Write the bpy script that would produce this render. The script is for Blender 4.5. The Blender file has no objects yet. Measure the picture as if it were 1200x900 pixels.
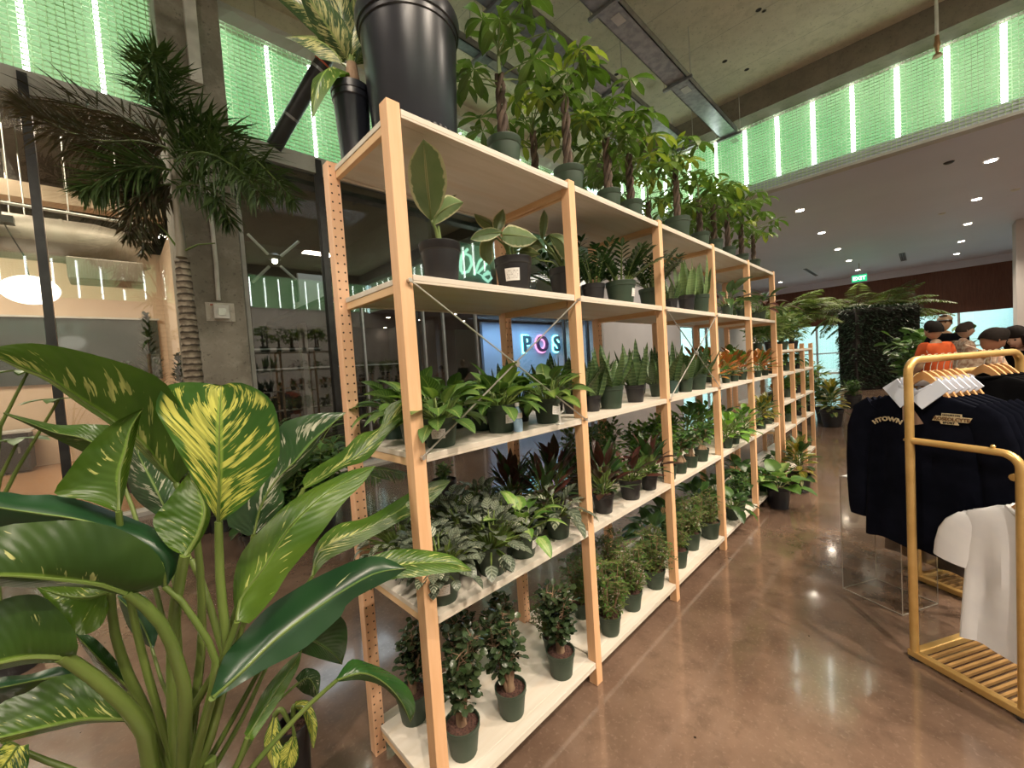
import bpy, math, random
from mathutils import Vector, Matrix
SC = bpy.context.scene
COL = SC.collection
PI = math.pi
V = Vector

# ---------------------------------------------------------------- camera
F_PX = 477.3
YAW, PIT, ROL = math.radians(45.535), math.radians(2.451), math.radians(-3.731)
CAM = V((-.644, -1.072, 1.481))
FW = V((math.cos(YAW)*math.cos(PIT), math.sin(YAW)*math.cos(PIT), -math.sin(PIT)))
_r = FW.cross(V((0, 0, 1))).normalized()
_u = _r.cross(FW)
RT = math.cos(ROL)*_r + math.sin(ROL)*_u
UP = -math.sin(ROL)*_r + math.cos(ROL)*_u

def ray(x, y):
    return FW + RT*((x-600)/F_PX) - UP*((y-450)/F_PX)

def at(x, y, ax, v):
    """point seen at photo position (x, y) on the world plane axis ax = v"""
    d = ray(x, y)
    return CAM + d*((v-CAM[ax])/d[ax])

def dep(x, y, t):
    return CAM + ray(x, y)*t

def depth_of(p):
    return (V(p)-CAM).dot(FW)

cd = bpy.data.cameras.new('camera')
cam = bpy.data.objects.new('camera', cd)
COL.objects.link(cam)
cd.sensor_width = 36
cd.lens = F_PX/1200*36
cd.clip_start = .02
cd.clip_end = 200
m = Matrix((RT, UP, -FW)).transposed().to_4x4()
m.translation = CAM
cam.matrix_world = m
SC.camera = cam

# ---------------------------------------------------------------- objects
def tag(o, label=None, cat=None, group=None, kind=None):
    if label: o['label'] = label
    if cat: o['category'] = cat
    if group: o['group'] = group
    if kind: o['kind'] = kind
    return o

def thing(name, label, cat, loc=(0, 0, 0), rz=0, group=None, scale=1):
    o = bpy.data.objects.new(name, None)
    o.empty_display_size = .05
    COL.objects.link(o)
    o.location = loc
    o.rotation_euler = (0, 0, rz)
    o.scale = (scale,)*3
    return tag(o, label, cat, group)

def put(name, mesh, parent=None, rz=0, loc=(0, 0, 0)):
    o = bpy.data.objects.new(name, mesh)
    COL.objects.link(o)
    o.location = loc
    o.rotation_euler = (0, 0, rz)
    if parent: o.parent = parent
    return o

class MB:
    """collects shapes; mesh() / build() turn them into ONE mesh"""
    def __init__(s):
        s.v, s.f, s.uv, s.mi = [], [], [], []
        s.cur = 0
    def add(s, vs, fs, uvs=None, mi=None):
        n = len(s.v)
        s.v += [tuple(p) for p in vs]
        s.uv += uvs if uvs else [(0, 0)]*len(vs)
        s.f += [tuple(i+n for i in f) for f in fs]
        s.mi += [s.cur if mi is None else mi]*len(fs)
        return s
    def box(s, a, b, mi=None):
        x0, y0, z0 = a; x1, y1, z1 = b
        return s.add([(x0,y0,z0),(x1,y0,z0),(x1,y1,z0),(x0,y1,z0),(x0,y0,z1),(x1,y0,z1),(x1,y1,z1),(x0,y1,z1)],
              [(0,3,2,1),(4,5,6,7),(0,1,5,4),(1,2,6,5),(2,3,7,6),(3,0,4,7)], None, mi)
    def obox(s, c, ax, ay, az, mi=None):
        """box by centre and three half-axis vectors"""
        c, ax, ay, az = V(c), V(ax), V(ay), V(az)
        vs = [c-ax-ay-az, c+ax-ay-az, c+ax+ay-az, c-ax+ay-az, c-ax-ay+az, c+ax-ay+az, c+ax+ay+az, c-ax+ay+az]
        return s.add(vs, [(0,3,2,1),(4,5,6,7),(0,1,5,4),(1,2,6,5),(2,3,7,6),(3,0,4,7)], None, mi)
    def tube(s, pts, r, n=8, mi=None, cap=True, flat=1, side=None):
        pts = [V(p) for p in pts]
        rs = r if isinstance(r, (list, tuple)) else [r]*len(pts)
        vs, fs, uvs = [], [], []
        ref = None
        for i, p in enumerate(pts):
            t = (pts[min(i+1, len(pts)-1)]-pts[max(i-1, 0)]).normalized()
            if ref is None:
                ref = V(side) if side else (V((0, 0, 1)) if abs(t.z) < .9 else V((1, 0, 0)))
            a = (ref - t*ref.dot(t)).normalized()
            ref = a
            b = t.cross(a)
            for k in range(n):
                w = 2*PI*k/n
                vs.append(p + a*(rs[i]*math.cos(w)) + b*(rs[i]*flat*math.sin(w)))
                uvs.append((.5, i/max(1, len(pts)-1)))
        for i in range(len(pts)-1):
            for k in range(n):
                k2 = (k+1) % n
                fs.append((i*n+k, i*n+k2, (i+1)*n+k2, (i+1)*n+k))
        if cap:
            fs.append(tuple(range(n-1, -1, -1)))
            fs.append(tuple(range((len(pts)-1)*n, len(pts)*n)))
        return s.add(vs, fs, uvs, mi)
    def lathe(s, prof, n=20, c=(0, 0, 0), mi=None, capb=True, capt=False):
        vs, fs = [], []
        for r, z in prof:
            for k in range(n):
                w = 2*PI*k/n
                vs.append((c[0]+r*math.cos(w), c[1]+r*math.sin(w), c[2]+z))
        for i in range(len(prof)-1):
            for k in range(n):
                k2 = (k+1) % n
                fs.append((i*n+k, i*n+k2, (i+1)*n+k2, (i+1)*n+k))
        if capb: fs.append(tuple(range(n-1, -1, -1)))
        if capt: fs.append(tuple(range((len(prof)-1)*n, len(prof)*n)))
        return s.add(vs, fs, None, mi)
    def ball(s, c, r, n=10, m=7, sz=(1, 1, 1), mi=None):
        vs, fs = [], []
        for i in range(m+1):
            a = PI*i/m
            for k in range(n):
                w = 2*PI*k/n
                vs.append((c[0]+r*sz[0]*math.sin(a)*math.cos(w), c[1]+r*sz[1]*math.sin(a)*math.sin(w), c[2]-r*sz[2]*math.cos(a)))
        for i in range(m):
            for k in range(n):
                k2 = (k+1) % n
                fs.append((i*n+k, i*n+k2, (i+1)*n+k2, (i+1)*n+k))
        return s.add(vs, fs, None, mi)
    def grid(s, rows, mi=None, uvs=None, flip=False):
        """rows: list of equal-length lists of points"""
        nr, nc = len(rows), len(rows[0])
        vs = [p for r in rows for p in r]
        fs = []
        for i in range(nr-1):
            for j in range(nc-1):
                q = (i*nc+j, i*nc+j+1, (i+1)*nc+j+1, (i+1)*nc+j)
                fs.append(q[::-1] if flip else q)
        return s.add(vs, fs, uvs, mi)
    def blade(s, pts, side, prof, W, fold=.25, nu=1, mi=None, wave=0, curl=0, seed=0):
        """leaf blade along pts; prof(t) -> 0..1 width; nu quads per half"""
        n = len(pts)
        pts = [V(p) for p in pts]
        side = V(side)
        rows, uvs = [], []
        for i in range(n):
            t = (pts[min(i+1, n-1)]-pts[max(i-1, 0)])
            t = t.normalized() if t.length > 1e-9 else V((0, 0, 1))
            sd = side - t*side.dot(t)
            sd = sd.normalized() if sd.length > 1e-6 else t.orthogonal().normalized()
            side = sd
            nr = sd.cross(t)
            tt = i/(n-1)
            w = max(prof(tt), .004)*W*.5
            row = []
            for j in range(-nu, nu+1):
                u = j/nu
                a = fold + curl*abs(u)
                off = sd*(u*w*math.cos(a)) + nr*(abs(u)*w*math.sin(a))
                if wave:
                    off += nr*(wave*w*abs(u)**2*math.sin(tt*17+seed+(1.7 if u > 0 else 0)))
                row.append(pts[i]+off)
                uvs.append(((u+1)/2, tt))
            rows.append(row)
        return s.grid(rows, mi, uvs)
    def mesh(s, name, mats, smooth=True):
        me = bpy.data.meshes.new(name)
        me.from_pydata(s.v, [], s.f)
        for mt in (mats if isinstance(mats, (list, tuple)) else [mats]):
            me.materials.append(mt)
        if any(s.mi):
            me.polygons.foreach_set('material_index', s.mi)
        uvl = me.uv_layers.new(name='UVMap')
        idx = [0]*len(me.loops)
        me.loops.foreach_get('vertex_index', idx)
        flat = []
        for i in idx: flat += s.uv[i]
        uvl.data.foreach_set('uv', flat)
        if smooth:
            me.polygons.foreach_set('use_smooth', [True]*len(me.polygons))
            try: me.set_sharp_from_angle(angle=math.radians(42))
            except Exception: pass
        me.update()
        return me
    def build(s, name, mats, parent=None, smooth=True, bevel=0, **k):
        o = put(name, s.mesh(name, mats, smooth), parent, **k)
        if bevel:
            b = o.modifiers.new('bevel', 'BEVEL'); b.width = bevel; b.segments = 2; b.limit_method = 'ANGLE'
        return o

def struct(name, mb, mats, smooth=False, bevel=0):
    o = mb.build(name, mats, None, smooth, bevel)
    o['kind'] = 'structure'
    return o

def boxobj(name, a, b, mats, parent=None, bevel=0):
    return MB().box(a, b).build(name, mats, parent, False, bevel)

def arc(c, ax, ay, r, a0, a1, n=6):
    c, ax, ay = V(c), V(ax), V(ay)
    return [c + ax*(r*math.cos(a0+(a1-a0)*i/n)) + ay*(r*math.sin(a0+(a1-a0)*i/n)) for i in range(n+1)]

def text_mb(txt, size, origin, xdir, zdir, depth=.004, mb=None, align='CENTER', curve=0, bold=0.0, spacing=1.0, mi=None):
    """flat lettering, thickened, as mesh: each letter laid along xdir (optionally on an arch)"""
    mb = mb or MB()
    xdir, zdir = V(xdir).normalized(), V(zdir).normalized()
    ndir = xdir.cross(zdir)
    cu = bpy.data.curves.new('lettering', 'FONT')
    cu.body = txt; cu.size = size; cu.align_x = align; cu.extrude = depth/2; cu.offset = bold
    cu.space_character = spacing; cu.resolution_u = 3
    ob = bpy.data.objects.new('lettering', cu)
    COL.objects.link(ob)
    bpy.context.view_layer.update()
    me = bpy.data.meshes.new_from_object(ob.evaluated_get(bpy.context.evaluated_depsgraph_get()))
    bpy.data.objects.remove(ob); bpy.data.curves.remove(cu)
    vs = []
    for p in me.vertices:
        x, y, z = p.co
        if curve:
            a = x/curve
            x2, y2 = (curve+y)*math.sin(a), (curve+y)*math.cos(a)-curve
            x, y = x2, y2
        vs.append(V(origin)+xdir*x+zdir*y+ndir*z*-1)
    mb.add(vs, [tuple(f.vertices)[::-1] for f in me.polygons], None, mi)
    bpy.data.meshes.remove(me)
    return mb
# ---------------------------------------------------------------- materials
class NT:
    def __init__(s, name):
        s.m = bpy.data.materials.new(name)
        s.m.use_nodes = True
        s.t = s.m.node_tree
        s.t.nodes.clear()
        s.out = s.t.nodes.new('ShaderNodeOutputMaterial')
    def n(s, typ, **k):
        nd = s.t.nodes.new('ShaderNode'+typ)
        for a, b in k.items(): setattr(nd, a, b)
        return nd
    def l(s, a, b): s.t.links.new(a, b)
    def setin(s, sock, v):
        if hasattr(v, 'is_linked') or isinstance(v, bpy.types.NodeSocket): s.l(v, sock)
        else:
            if isinstance(v, tuple) and len(v) == 3 and sock.type == 'RGBA': v = v+(1,)
            sock.default_value = v
    def math(s, op, a, b=0, c=None, clamp=False):
        nd = s.n('Math', operation=op, use_clamp=clamp)
        s.setin(nd.inputs[0], a); s.setin(nd.inputs[1], b)
        if c is not None: s.setin(nd.inputs[2], c)
        return nd.outputs[0]
    def mix(s, f, a, b):
        nd = s.n('MixRGB')
        s.setin(nd.inputs[0], f); s.setin(nd.inputs[1], a); s.setin(nd.inputs[2], b)
        return nd.outputs[0]
    def smooth(s, v, lo, hi):
        nd = s.n('MapRange', interpolation_type='SMOOTHSTEP')
        s.setin(nd.inputs[0], v); nd.inputs[1].default_value = lo; nd.inputs[2].default_value = hi
        return nd.outputs[0]
    def coord(s, kind='Object', scale=(1, 1, 1)):
        tc = s.n('TexCoord')
        mp = s.n('Mapping')
        mp.inputs['Scale'].default_value = scale
        s.l(tc.outputs[kind], mp.inputs[0])
        return mp.outputs[0]
    def noise(s, vec, scale=5, detail=3, rough=.5):
        nd = s.n('TexNoise')
        nd.inputs['Scale'].default_value = scale; nd.inputs['Detail'].default_value = detail; nd.inputs['Roughness'].default_value = rough
        s.l(vec, nd.inputs['Vector'])
        return nd.outputs[0]
    def sep(s, vec):
        nd = s.n('SeparateXYZ'); s.l(vec, nd.inputs[0]); return nd.outputs
    def comb(s, x, y, z=0):
        nd = s.n('CombineXYZ')
        s.setin(nd.inputs[0], x); s.setin(nd.inputs[1], y); s.setin(nd.inputs[2], z)
        return nd.outputs[0]
    def bsdf(s, col, rough=.5, metal=0, spec=.5, bump=None, bumpd=.01, bstr=.5, **k):
        p = s.n('BsdfPrincipled')
        s.setin(p.inputs['Base Color'], col); s.setin(p.inputs['Roughness'], rough)
        p.inputs['Metallic'].default_value = metal
        p.inputs['Specular IOR Level'].default_value = spec
        for a, b in k.items(): s.setin(p.inputs[a.replace('_', ' ')], b)
        if bump is not None:
            bn = s.n('Bump'); bn.inputs['Distance'].default_value = bumpd; bn.inputs['Strength'].default_value = bstr
            s.l(bump, bn.inputs['Height']); s.l(bn.outputs[0], p.inputs['Normal'])
        return p.outputs[0]
    def done(s, sh):
        s.l(sh, s.out.inputs[0]); return s.m

def pmat(name, c1, c2=None, scale=6, rough=.5, metal=0, spec=.5, bump=0, st=(1, 1, 1), detail=4, lo=.35, hi=.65):
    k = NT(name)
    if c2 is None: c2 = tuple(c*.85 for c in c1)
    v = k.noise(k.coord('Object', st), scale, detail)
    return k.done(k.bsdf(k.mix(k.smooth(v, lo, hi), c1, c2), rough, metal, spec, v if bump else None, bump or .01))

def emat(name, col, strength):
    k = NT(name)
    e = k.n('Emission'); k.setin(e.inputs[0], col); e.inputs[1].default_value = strength
    return k.done(e.outputs[0])

def leafmat(name, c1, c2, kind='plain', c3=None, rough=.38, trans=.25, rib=None, freq=9, bump=True, amt=.5, spec=.5):
    k = NT(name)
    uv = k.sep(k.coord('UV'))
    u = k.math('SUBTRACT', k.math('MULTIPLY', uv[0], 2), 1)
    au = k.math('ABSOLUTE', u)
    v = uv[1]
    oi = k.n('ObjectInfo')
    ocd = k.coord('Object')
    n0 = k.noise(ocd, 9, 2)
    col = k.mix(k.smooth(n0, .35, .65), c1, c2)
    vein = k.math('SUBTRACT', v, k.math('MULTIPLY', au, .28))
    vs = k.math('SINE', k.math('MULTIPLY', vein, freq*6.28))
    if kind == 'stripe':
        wob = k.math('ADD', vs, k.math('MULTIPLY', k.math('SUBTRACT', n0, .5), 2.5))
        col = k.mix(k.math('MULTIPLY', k.smooth(wob, -.1, .6), k.smooth(au, .98, .75)), col, c3)
    elif kind == 'margin':
        nn = k.noise(k.comb(k.math('MULTIPLY', u, 2), k.math('MULTIPLY', v, 6)), 2.5, 3)
        e = k.math('ADD', au, k.math('MULTIPLY', k.math('SUBTRACT', nn, .5), .35))
        col = k.mix(k.smooth(e, .80, .88), col, c3)
    elif kind == 'centre':
        nn = k.noise(k.comb(k.math('MULTIPLY', u, 3), k.math('MULTIPLY', vein, 14)), 1.6, 3)
        e = k.math('ADD', au, k.math('MULTIPLY', k.math('SUBTRACT', nn, .5), 1.1))
        col = k.mix(k.smooth(e, .5, .36), col, c3)
    elif kind == 'streak':     # splashes of cream running along the side veins
        g = k.n('NewGeometry')
        seedv = k.math('MULTIPLY', oi.outputs['Random'], 40)
        va = k.math('MULTIPLY', vein, 26)
        nn = k.noise(k.comb(k.math('MULTIPLY', u, 1.6), va, seedv), 1.25, 3, .6)
        n2 = k.noise(k.comb(k.math('MULTIPLY', u, 1.3), k.math('MULTIPLY', v, 2.2), seedv), 1.6, 2)
        s = k.math('ADD', nn, k.math('MULTIPLY', k.math('SUBTRACT', n2, .5), .55))
        s = k.math('SUBTRACT', s, k.math('MULTIPLY', au, .10))
        f = k.math('MULTIPLY', k.smooth(s, .66-.2*amt, .70-.2*amt), k.smooth(au, .97, .86))
        n3 = k.noise(k.comb(k.math('MULTIPLY', u, 2), va, 3), 1.1, 2)
        c3b = k.mix(k.smooth(n3, .4, .6), c3, tuple(min(1, a*.55+b*.45) for a, b in zip(c3, c1)))
        col = k.mix(f, col, c3b)
    elif kind == 'multi':
        nn = k.noise(k.comb(k.math('MULTIPLY', u, 1.5), k.math('MULTIPLY', vein, 9), oi.outputs['Random']), 1.5, 3)
        n2 = k.noise(ocd, 5, 2)
        col = k.mix(k.smooth(k.math('ADD', k.math('MULTIPLY', nn, .6), k.math('MULTIPLY', n2, .4)), .42, .58), col, c3)
    elif kind == 'band':       # snake plant: cross bands
        wob = k.math('ADD', k.math('SINE', k.math('MULTIPLY', k.math('ADD', v, k.math('MULTIPLY', n0, .25)), 75)), k.math('SUBTRACT', n0, .5))
        col = k.mix(k.math('MULTIPLY', k.smooth(wob, .1, .7), .6), col, c3)
    if rib is None: rib = tuple(min(1, a*1.5+.03) for a in c1)
    col = k.mix(k.math('MULTIPLY', k.smooth(au, .085, .04), .8), col, rib)
    hv = k.n('HueSaturation')
    k.setin(hv.inputs['Value'], k.math('ADD', k.math('MULTIPLY', oi.outputs['Random'], .3), .85))
    k.setin(hv.inputs['Color'], col)
    col = hv.outputs[0]
    p = k.bsdf(col, rough, 0, spec, vs if bump else None, .0009, .2)
    t = k.n('BsdfTranslucent'); k.setin(t.inputs[0], k.mix(.5, col, tuple(min(1, a*1.6) for a in (c1[0]*1.2, c1[1]*1.3, c1[2]*.6))))
    mx = k.n('MixShader'); mx.inputs[0].default_value = trans
    k.l(p, mx.inputs[1]); k.l(t.outputs[0], mx.inputs[2])
    return k.done(mx.outputs[0])

def woodmat(name, c1, c2, axis='z', rough=.55, holes=0, knots=.8):
    k = NT(name)
    st = {'z': (14, 14, 1.2), 'x': (1.2, 14, 14), 'y': (14, 1.2, 14)}[axis]
    tc = k.coord('Object', st)
    n1 = k.noise(tc, 2.2, 4)
    n2 = k.noise(k.coord('Object', tuple(a*.35 for a in st)), 2.0, 2)
    col = k.mix(k.smooth(n1, .3, .7), c1, c2)
    col = k.mix(k.math('MULTIPLY', k.smooth(n2, .45, .7), .35), col, tuple(a*b for a, b in zip(c1, (.95, .75, .55))))
    vo = k.n('TexVoronoi'); vo.inputs['Scale'].default_value = 3.1
    k.l(k.coord('Object', tuple({1.2: .9, 14: 2.2}[a] for a in st)), vo.inputs['Vector'])
    col = k.mix(k.math('MULTIPLY', k.smooth(vo.outputs['Distance'], .07, .035), knots), col, (.16, .07, .025))
    if holes:
        xyz = k.sep(k.coord('Object'))
        hx = k.math('SUBTRACT', k.math('ABSOLUTE', xyz[0]), .0125)
        hz = k.math('SUBTRACT', k.math('FRACT', k.math('DIVIDE', xyz[2], .032)), .5)
        hz = k.math('MULTIPLY', hz, .032)
        d = k.math('SQRT', k.math('ADD', k.math('MULTIPLY', hx, hx), k.math('MULTIPLY', hz, hz)))
        g = k.n('NewGeometry')
        ny = k.math('MULTIPLY', k.sep(g.outputs['Normal'])[1], holes)
        f = k.math('MULTIPLY', k.smooth(d, .0038, .0030), k.math('GREATER_THAN', ny, .8))
        col = k.mix(f, col, (.03, .015, .008))
    return k.done(k.bsdf(col, rough, 0, .35))

def glassmat(name, tint=(.9, .95, .93), refl=1.0, rough=.0, base=.0):
    k = NT(name)
    fr = k.n('LayerWeight'); fr.inputs['Blend'].default_value = .5
    # schlick on the facing term
    f = k.math('ADD', k.math('MULTIPLY', k.math('POWER', fr.outputs['Facing'], 4), .75*refl), .06*refl+base, clamp=True)
    tr = k.n('BsdfTransparent'); k.setin(tr.inputs[0], tint)
    gl = k.n('BsdfGlossy'); gl.inputs['Roughness'].default_value = rough; k.setin(gl.inputs[0], (1, 1, 1))
    mx = k.n('MixShader'); k.l(f, mx.inputs[0]); k.l(tr.outputs[0], mx.inputs[1]); k.l(gl.outputs[0], mx.inputs[2])
    return k.done(mx.outputs[0])

M = {}
M['pine_z'] = woodmat('pine_upright', (.70, .41, .22), (.78, .50, .30), 'z')
M['pine_holes'] = woodmat('pine_drilled', (.72, .42, .25), (.80, .52, .34), 'z', holes=-1)
M['pine_holes_f'] = woodmat('pine_drilled_front', (.70, .41, .22), (.78, .50, .30), 'z', holes=1)
M['pine_y'] = woodmat('pine_batten', (.66, .44, .24), (.75, .54, .33), 'y')
M['board'] = woodmat('shelf_board', (.61, .56, .48), (.67, .62, .55), 'x', .45, knots=.06)
M['steel_rod'] = pmat('galvanised_rod', (.62, .6, .56), rough=.35, metal=.8)
M['galv'] = pmat('galvanised_steel', (.42, .43, .44), (.30, .31, .33), 9, .32, .85)
M['white_metal'] = pmat('white_metal', (.72, .70, .65), rough=.4)
M['dark_metal'] = pmat('black_metal', (.015, .015, .017), (.03, .03, .03), rough=.35)
M['silver'] = pmat('silver_frame', (.5, .51, .53), rough=.35, metal=.6)
M['gold'] = pmat('gold_metal', (.68, .45, .17), (.6, .38, .13), 14, .33, .55)
M['gold_slat'] = pmat('gold_slat', (.36, .21, .075), (.3, .17, .06), 14, .45, .2)
M['pot_green'] = pmat('green_plastic', (.027, .048, .030), (.034, .06, .038), 5, .5)
M['pot_teal'] = pmat('teal_plastic', (.04, .085, .075), (.05, .1, .085), 5, .5)
M['pot_black'] = pmat('black_plastic', (.012, .012, .014), (.02, .02, .022), 6, .38)
M['pot_navy'] = pmat('black_nursery_plastic', (.010, .012, .018), (.016, .018, .026), 4, .3)
M['soil'] = pmat('soil', (.035, .014, .010), (.09, .04, .028), 120, .95, bump=.02)
M['bark'] = pmat('bark', (.17, .10, .06), (.27, .18, .11), 40, .8, bump=.006, st=(1, 1, .4))
M['bark_dark'] = pmat('dark_bark', (.05, .032, .022), (.11, .075, .05), 40, .8, bump=.006, st=(1, 1, .4))
M['bark_grey'] = pmat('grey_palm_bark', (.16, .13, .10), (.32, .27, .21), 22, .85, bump=.01, st=(1, 1, 3))
M['bulb'] = pmat('ginseng_root', (.30, .20, .12), (.2, .13, .08), 18, .7)
M['paper'] = pmat('white_paper', (.75, .74, .72), rough=.7)
def _label():
    k = NT('printed_label')
    v = k.sep(k.coord('UV'))
    n = k.noise(k.comb(k.math('MULTIPLY', v[0], 26), k.math('MULTIPLY', k.math('FLOOR', k.math('MULTIPLY', v[1], 7)), 9.3)), 1, 1)
    ln = k.math('MULTIPLY', k.smooth(n, .5, .56), k.math('LESS_THAN', k.math('ABSOLUTE', k.math('SUBTRACT', k.math('FRACT', k.math('MULTIPLY', v[1], 7)), .5)), .3))
    e = k.math('MULTIPLY', k.math('LESS_THAN', k.math('ABSOLUTE', k.math('SUBTRACT', v[0], .5)), .42), k.math('LESS_THAN', k.math('ABSOLUTE', k.math('SUBTRACT', v[1], .5)), .38))
    return k.done(k.bsdf(k.mix(k.math('MULTIPLY', k.math('MULTIPLY', ln, e), .6), (.78, .77, .75), (.15, .12, .12)), .6))
M['label'] = _label()
# leaves
M['lf_money'] = leafmat('money_tree_leaf', (.055, .115, .016), (.10, .175, .028), trans=.32, freq=12)
M['lf_money_y'] = leafmat('money_tree_young_leaf', (.17, .24, .03), (.26, .31, .05), trans=.4, freq=12)
M['lf_rubber'] = leafmat('rubber_leaf', (.11, .18, .075), (.16, .23, .10), 'margin', (.50, .50, .30), rough=.35, trans=.15, freq=16, rib=(.45, .45, .25))
M['lf_rubber_d'] = leafmat('rubber_leaf_dark', (.07, .10, .035), (.12, .14, .05), 'margin', (.34, .30, .14), rough=.33, trans=.15, freq=16)
M['lf_zz'] = leafmat('zz_leaf', (.018, .05, .014), (.035, .085, .022), rough=.25, trans=.12)
M['lf_snake_s'] = leafmat('silver_snake_leaf', (.12, .20, .07), (.18, .26, .10), 'band', (.09, .14, .06), rough=.4, trans=.12, bump=False)
M['lf_snake'] = leafmat('snake_leaf', (.03, .065, .022), (.06, .11, .035), 'band', (.14, .20, .08), rough=.35, trans=.1, bump=False)
M['lf_cala'] = leafmat('calathea_leaf', (.040, .10, .022), (.075, .15, .035), 'stripe', (.12, .20, .05), rough=.35, trans=.2, freq=10, rib=(.30, .36, .11))
M['lf_cala_y'] = leafmat('calathea_leaf_light', (.12, .22, .04), (.08, .16, .03), 'centre', (.24, .33, .08), rough=.35, trans=.3, freq=10)
M['lf_pep'] = leafmat('peperomia_leaf', (.055, .075, .05), (.075, .095, .06), 'stripe', (.19, .22, .165), rough=.33, trans=.08, freq=5, rib=(.2, .22, .15))
M['lf_pep_w'] = leafmat('peperomia_pale_leaf', (.06, .085, .05), (.08, .11, .06), 'stripe', (.48, .5, .38), rough=.35, trans=.1, freq=5)
M['lf_syn'] = leafmat('syngonium_leaf', (.10, .22, .04), (.17, .30, .06), 'centre', (.32, .42, .14), rough=.4, trans=.25)
M['lf_red'] = leafmat('maroon_leaf', (.035, .018, .014), (.03, .035, .015), 'multi', (.085, .02, .018), rough=.3, trans=.15)
M['lf_rattle'] = leafmat('rattlesnake_leaf', (.10, .19, .04), (.16, .26, .06), 'stripe', (.03, .06, .02), rough=.35, trans=.2, freq=6)
M['lf_dark'] = leafmat('dark_leaf', (.022, .06, .016), (.05, .10, .028), rough=.32, trans=.2)
M['lf_mid'] = leafmat('mid_green_leaf', (.05, .13, .022), (.10, .19, .04), rough=.38, trans=.25)
M['lf_bright'] = leafmat('bright_leaf', (.11, .25, .03), (.19, .34, .05), rough=.3, trans=.25)
M['lf_white'] = leafmat('variegated_small_leaf', (.06, .12, .04), (.09, .16, .05), 'margin', (.50, .52, .38), rough=.4, trans=.2)
M['lf_croton'] = leafmat('croton_leaf', (.34, .06, .02), (.40, .15, .03), 'multi', (.16, .17, .03), rough=.33, trans=.25)
M['lf_croton_y'] = leafmat('croton_gold_leaf', (.33, .26, .04), (.15, .16, .03), 'multi', (.05, .10, .02), rough=.35, trans=.2)
M['lf_jade'] = leafmat('jade_leaf', (.030, .052, .022), (.05, .075, .03), rough=.26, trans=.06, bump=False)
M['lf_ming'] = leafmat('aralia_leaf', (.07, .10, .025), (.12, .16, .035), rough=.5, trans=.3, bump=False)
M['lf_palm'] = leafmat('palm_leaf', (.045, .085, .022), (.075, .12, .035), rough=.45, trans=.25, bump=False)
M['lf_palm_dry'] = leafmat('palm_leaf_dry', (.085, .06, .035), (.05, .06, .025), rough=.55, trans=.2, bump=False)
M['lf_fern'] = leafmat('fern_frond', (.06, .095, .022), (.10, .14, .034), rough=.5, trans=.35, bump=False)
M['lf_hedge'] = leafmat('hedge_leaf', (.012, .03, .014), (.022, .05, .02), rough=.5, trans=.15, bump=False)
M['lf_far'] = leafmat('far_leaf', (.12, .18, .05), (.20, .26, .09), rough=.5, trans=.3, bump=False)
M['lf_dief'] = leafmat('dieffenbachia_leaf', (.048, .112, .010), (.085, .155, .016), 'streak', (.62, .64, .20), rough=.36, trans=.3, freq=15, rib=(.20, .34, .05), amt=.22)
M['lf_dief_v'] = leafmat('dieffenbachia_variegated_leaf', (.03, .10, .012), (.06, .15, .018), 'streak', (.72, .72, .15), rough=.36, trans=.3, freq=15, rib=(.28, .42, .07), amt=1.3)
M['lf_dief_m'] = leafmat('dieffenbachia_splashed_leaf', (.040, .098, .010), (.07, .145, .016), 'streak', (.62, .64, .22), rough=.36, trans=.3, freq=15, rib=(.22, .36, .06), amt=.5)
M['lf_dief_d'] = leafmat('dieffenbachia_dark_leaf', (.010, .040, .016), (.016, .056, .02), 'streak', (.5, .55, .3), bump=False, rough=.3, trans=.12, freq=15, rib=(.10, .22, .05), amt=-.25)
M['petiole'] = pmat('green_stalk', (.095, .145, .03), (.14, .195, .045), 8, .35, st=(1, 1, .3))
M['stalk'] = pmat('leaf_stalk', (.09, .15, .03), (.15, .2, .05), 10, .45)

M['lf_dief_k'] = leafmat('dieffenbachia_front_leaf', (.024, .062, .008), (.038, .085, .011), 'streak', (.55, .56, .22), rough=.36, trans=.2, freq=15, rib=(.20, .32, .05), amt=.05)
M['lf_dief_n'] = leafmat('dieffenbachia_deep_leaf', (.015, .055, .012), (.025, .08, .016), 'streak', (.5, .55, .3), rough=.25, trans=.15, freq=15, rib=(.10, .22, .05), amt=-.3)
M['lf_dief_s'] = leafmat('dieffenbachia_striped_leaf', (.018, .055, .018), (.03, .075, .022), 'streak', (.55, .55, .42), rough=.28, trans=.15, freq=15, rib=(.14, .26, .07), amt=.55)

M['lf_dief_t'] = leafmat('dumb_cane_cream_leaf', (.022, .06, .012), (.04, .09, .016), 'streak', (.42, .42, .17), rough=.35, trans=.2, freq=15, rib=(.22, .3, .08), amt=1.0)
def _ring():
    k = NT('ringed_palm_bark')
    oc = k.coord('Object'); z = k.sep(oc)[2]
    n = k.noise(oc, 14, 3)
    f = k.math('SINE', k.math('MULTIPLY', k.math('ADD', z, k.math('MULTIPLY', n, .035)), 95))
    c = k.mix(k.smooth(n, .35, .65), (.17, .14, .105), (.34, .29, .22))
    c = k.mix(k.math('MULTIPLY', k.smooth(f, .35, .85), .85), c, (.035, .026, .02))
    return k.done(k.bsdf(c, .85, 0, .2, f, .01))
M['bark_grey'] = _ring()
# ---------------------------------------------------------------- the setting
YF, XB, ZS, ZT, ZC = 5.6, 9.8, 4.916, 6.45, 6.9
ORD = ['first', 'second', 'third', 'fourth', 'fifth', 'sixth', 'seventh', 'eighth', 'ninth', 'tenth', 'eleventh', 'twelfth',
       'thirteenth', 'fourteenth', 'fifteenth', 'sixteenth', 'seventeenth', 'eighteenth', 'nineteenth', 'twentieth']

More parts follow.
